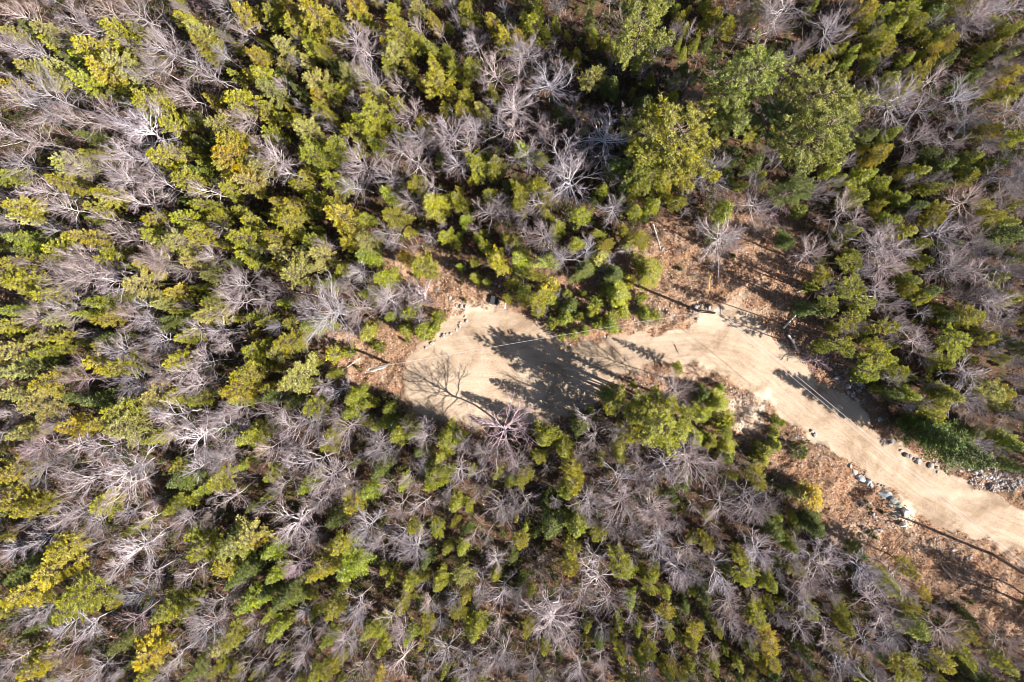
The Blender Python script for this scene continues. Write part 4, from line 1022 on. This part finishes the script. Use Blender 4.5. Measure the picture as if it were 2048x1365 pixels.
mg = litter_mat('dry_grass_blades', [(0, (.3, .16, .08)), (.5, (.46, .29, .16)), (1, (.6, .44, .3))])
def gd(x, y, r, c):
    s = np.zeros(x.shape)
    for (px, py, rx, ry) in ((910,585,34,42),(1000,590,50,16),(760,700,70,60),(1330,560,90,60),(1450,560,60,70),(1560,600,50,90),(1640,960,90,80),(1850,1110,150,40),(1420,770,90,30),(1080,670,40,20)):
        cx, cy = P(px, py); s = np.maximum(s, np.clip(1.3 - np.hypot((x - cx) / rx, (y - cy) / ry) / MPP, 0, 1))
    return s * (r < .4)
scatter_blades('dry_grass', 700000, gd, .3, .3, .05, mg, 'tan dry grass and fine brush on cleared ground', 'dry grass', 2, flat=1.2)

def slash():
    rs_ = np.random.RandomState(31); n = 26000
    x = rs_.uniform(GX0, GX1, n); y = rs_.uniform(GY0, GY1, n)
    road, cl, _ = masks(x, y); k = (cl > .3) & (road < .2); x, y, road = x[k], y[k], road[k]; m_ = len(x)
    z = gz(x, y) + relief(x, y, road)
    a = rs_.uniform(0, 6.28, m_); L = rs_.lognormal(-.6, .55, m_); r = rs_.uniform(.012, .035, m_)
    p = np.stack([x, y, z + .06], 1); d = np.stack([np.cos(a) * L, np.sin(a) * L, rs_.uniform(-.02, .22, m_)], 1)
    q_ = p + d * .55; q2 = q_ + d * .45 + rs_.normal(size=(m_, 3)) * L[:, None] * .12
    S = np.concatenate([np.column_stack([p, q_, r, r * .8]), np.column_stack([q_, q2, r * .8, r * .4])])
    V, F = tubes(S, 3)
    o = link('slash', mesh_np('slash', V, F, litter_mat('slash_wood', [(0, (.06, .045, .04)), (.5, (.26, .2, .18)), (.8, (.42, .36, .34)), (1, (.62, .57, .55))])))
    tag(o, 'cut branches and sticks strewn over the cleared ground', 'brushwood', None, 'stuff')
slash()

def undergrowth():
    rs_ = np.random.RandomState(21)
    # low evergreen growth and thin bare brush between the trees
    n = 12000
    x = rs_.uniform(GX0, GX1, n); y = rs_.uniform(GY0, GY1, n)
    road, cl, _ = masks(x, y); sd = sd_poly(x, y, ROAD)
    ok = (sd > .8) & ((cl < .3) | (rs_.rand(n) < .1))
    nz = vnoise(x, y, 6.0); ok &= nz + rs_.rand(n) * .5 > .5
    x, y, cl = x[ok], y[ok], cl[ok]; m_ = len(x)
    green = rs_.rand(m_) < .5
    # green clumps
    cx, cy, cc = x[green], y[green], cl[green]
    per = 26; hh = rs_.uniform(.6, 3.0, len(cx)) * np.where(cc > .3, .45, 1)
    k = per
    c = np.repeat(np.stack([cx, cy, gz(cx, cy)], 1), k, 0); h_ = np.repeat(hh, k)
    u = rs_.rand(len(h_)); a = rs_.uniform(0, 6.28, len(h_)); rad_ = h_ * .42 * (1.05 - u) * rs_.uniform(.2, 1, len(h_))
    pts = c + np.stack([np.cos(a) * rad_, np.sin(a) * rad_, h_ * u + .1], 1)
    V, F = tuft_cloud(pts, np.full(len(pts), .16), 7, rs_, L=.26, w=.085)
    o = link('undergrowth', mesh_np('undergrowth', V, F, M_fol)); o.color = (.095, .105, .016, 1)
    tag(o, 'low green seedlings and juniper between the trees', 'undergrowth', None, 'stuff')
    bx, by = x[~green], y[~green]
    S = []
    for X, Y in zip(bx, by):
        z = float(gz(np.array(X), np.array(Y)))
        for s in range(rs_.randint(4, 9)):
            p = np.array([X, Y, z]) + rs_.normal(size=3) * (.15, .15, 0); d = unit(np.array([rs_.normal() * .55, rs_.normal() * .55, 1.])); Ls = rs_.uniform(.8, 2.8)
            q_ = p + d * Ls; S.append((*p, *q_, .022, .012))
            for e in range(5):
                b0 = p + d * Ls * rs_.uniform(.35, 1); dd = unit(d + rs_.normal(size=3) * .6); S.append((*b0, *(b0 + dd * rs_.uniform(.3, .9)), .013, .006))
    V, F = tubes(S, 3)
    o = link('brush', mesh_np('brush', V, F, M_pale)); o.color = (.32, .27, .26, 1)
    tag(o, 'thin leafless brush stems between the trees', 'brush', None, 'stuff')
undergrowth()

# ------------------------------------------------------------------ the forest going on outside the photograph
def beyond():
    rs_ = np.random.RandomState(77)
    pts = []
    fx0, fx1, fy0, fy1 = P(0, 600)[0], P(2048, 600)[0], P(1024, 1365)[1], P(1024, 0)[1]
    tries = 0
    while len(pts) < 330 and tries < 20000:
        tries += 1
        x = rs_.uniform(fx0 - 22, fx1 + 24); y = rs_.uniform(fy0 - 20, fy1 + 14)
        px, py = proj(x, y, 6.0)
        if -30 < px < 2078 and -30 < py < 1395: continue
        if sd_poly(np.array([x]), np.array([y]), ROAD)[0] < 3: continue
        if any((x - a) ** 2 + (y - b) ** 2 < 7 for a, b in pts): continue
        pts.append((x, y))
    def get(me, tri=False):
        V = np.empty(len(me.vertices) * 3, np.float32); me.vertices.foreach_get('co', V)
        F = np.empty(len(me.loops), np.int32); me.loops.foreach_get('vertex_index', F)
        return V.reshape(-1, 3), F.reshape(-1, 4)
    src = {k: [(get(t), get(c)) for t, c in PROTO[k][:3]] for k in ('pine', 'spruce', 'bare')}
    out = {'f': ([], [], 0), 'b': ([], [], 0), 't': ([], [], 0)}
    acc = {k: [[], [], 0] for k in 'fbt'}
    def add(k, V, F):
        a = acc[k]; a[0].append(V); a[1].append(F + a[2]); a[2] += len(V)
    for x, y in pts:
        kind = ('pine', 'spruce', 'bare')[rs_.randint(3)]
        (tV, tF), (cV, cF) = src[kind][rs_.randint(3)]
        t = rs_.uniform(0, 6.28); s = rs_.uniform(.7, 1.1)
        M = np.array([[math.cos(t), -math.sin(t), 0], [math.sin(t), math.cos(t), 0], [0, 0, 1]]) * s
        off = np.array([x, y, float(gz(np.array(x), np.array(y)))])
        kf = cF[rs_.rand(len(cF)) < .6] if kind != 'bare' else cF
        add('b' if kind == 'bare' else 'f', cV @ M.T + off, kf)
        add('b' if kind == 'bare' else 't', tV @ M.T + off, tF)
    for k, nm, mat, c, lab in (('f', 'wood_crowns', M_fol, (.15, .16, .018, 1), 'evergreen crowns of the wood going on past the picture'),
                          ('b', 'wood_bare_crowns', M_pale, (.42, .37, .36, 1), 'leafless crowns of the wood going on past the picture'),
                          ('t', 'wood_trunks', M_bark, (1, 1, 1, 1), 'evergreen trunks of the wood going on past the picture')):
        o = link(nm, mesh_np(nm, np.concatenate(acc[k][0]), np.concatenate(acc[k][1]), mat)); o.color = c
        tag(o, lab, 'woodland', None, 'stuff')
beyond()
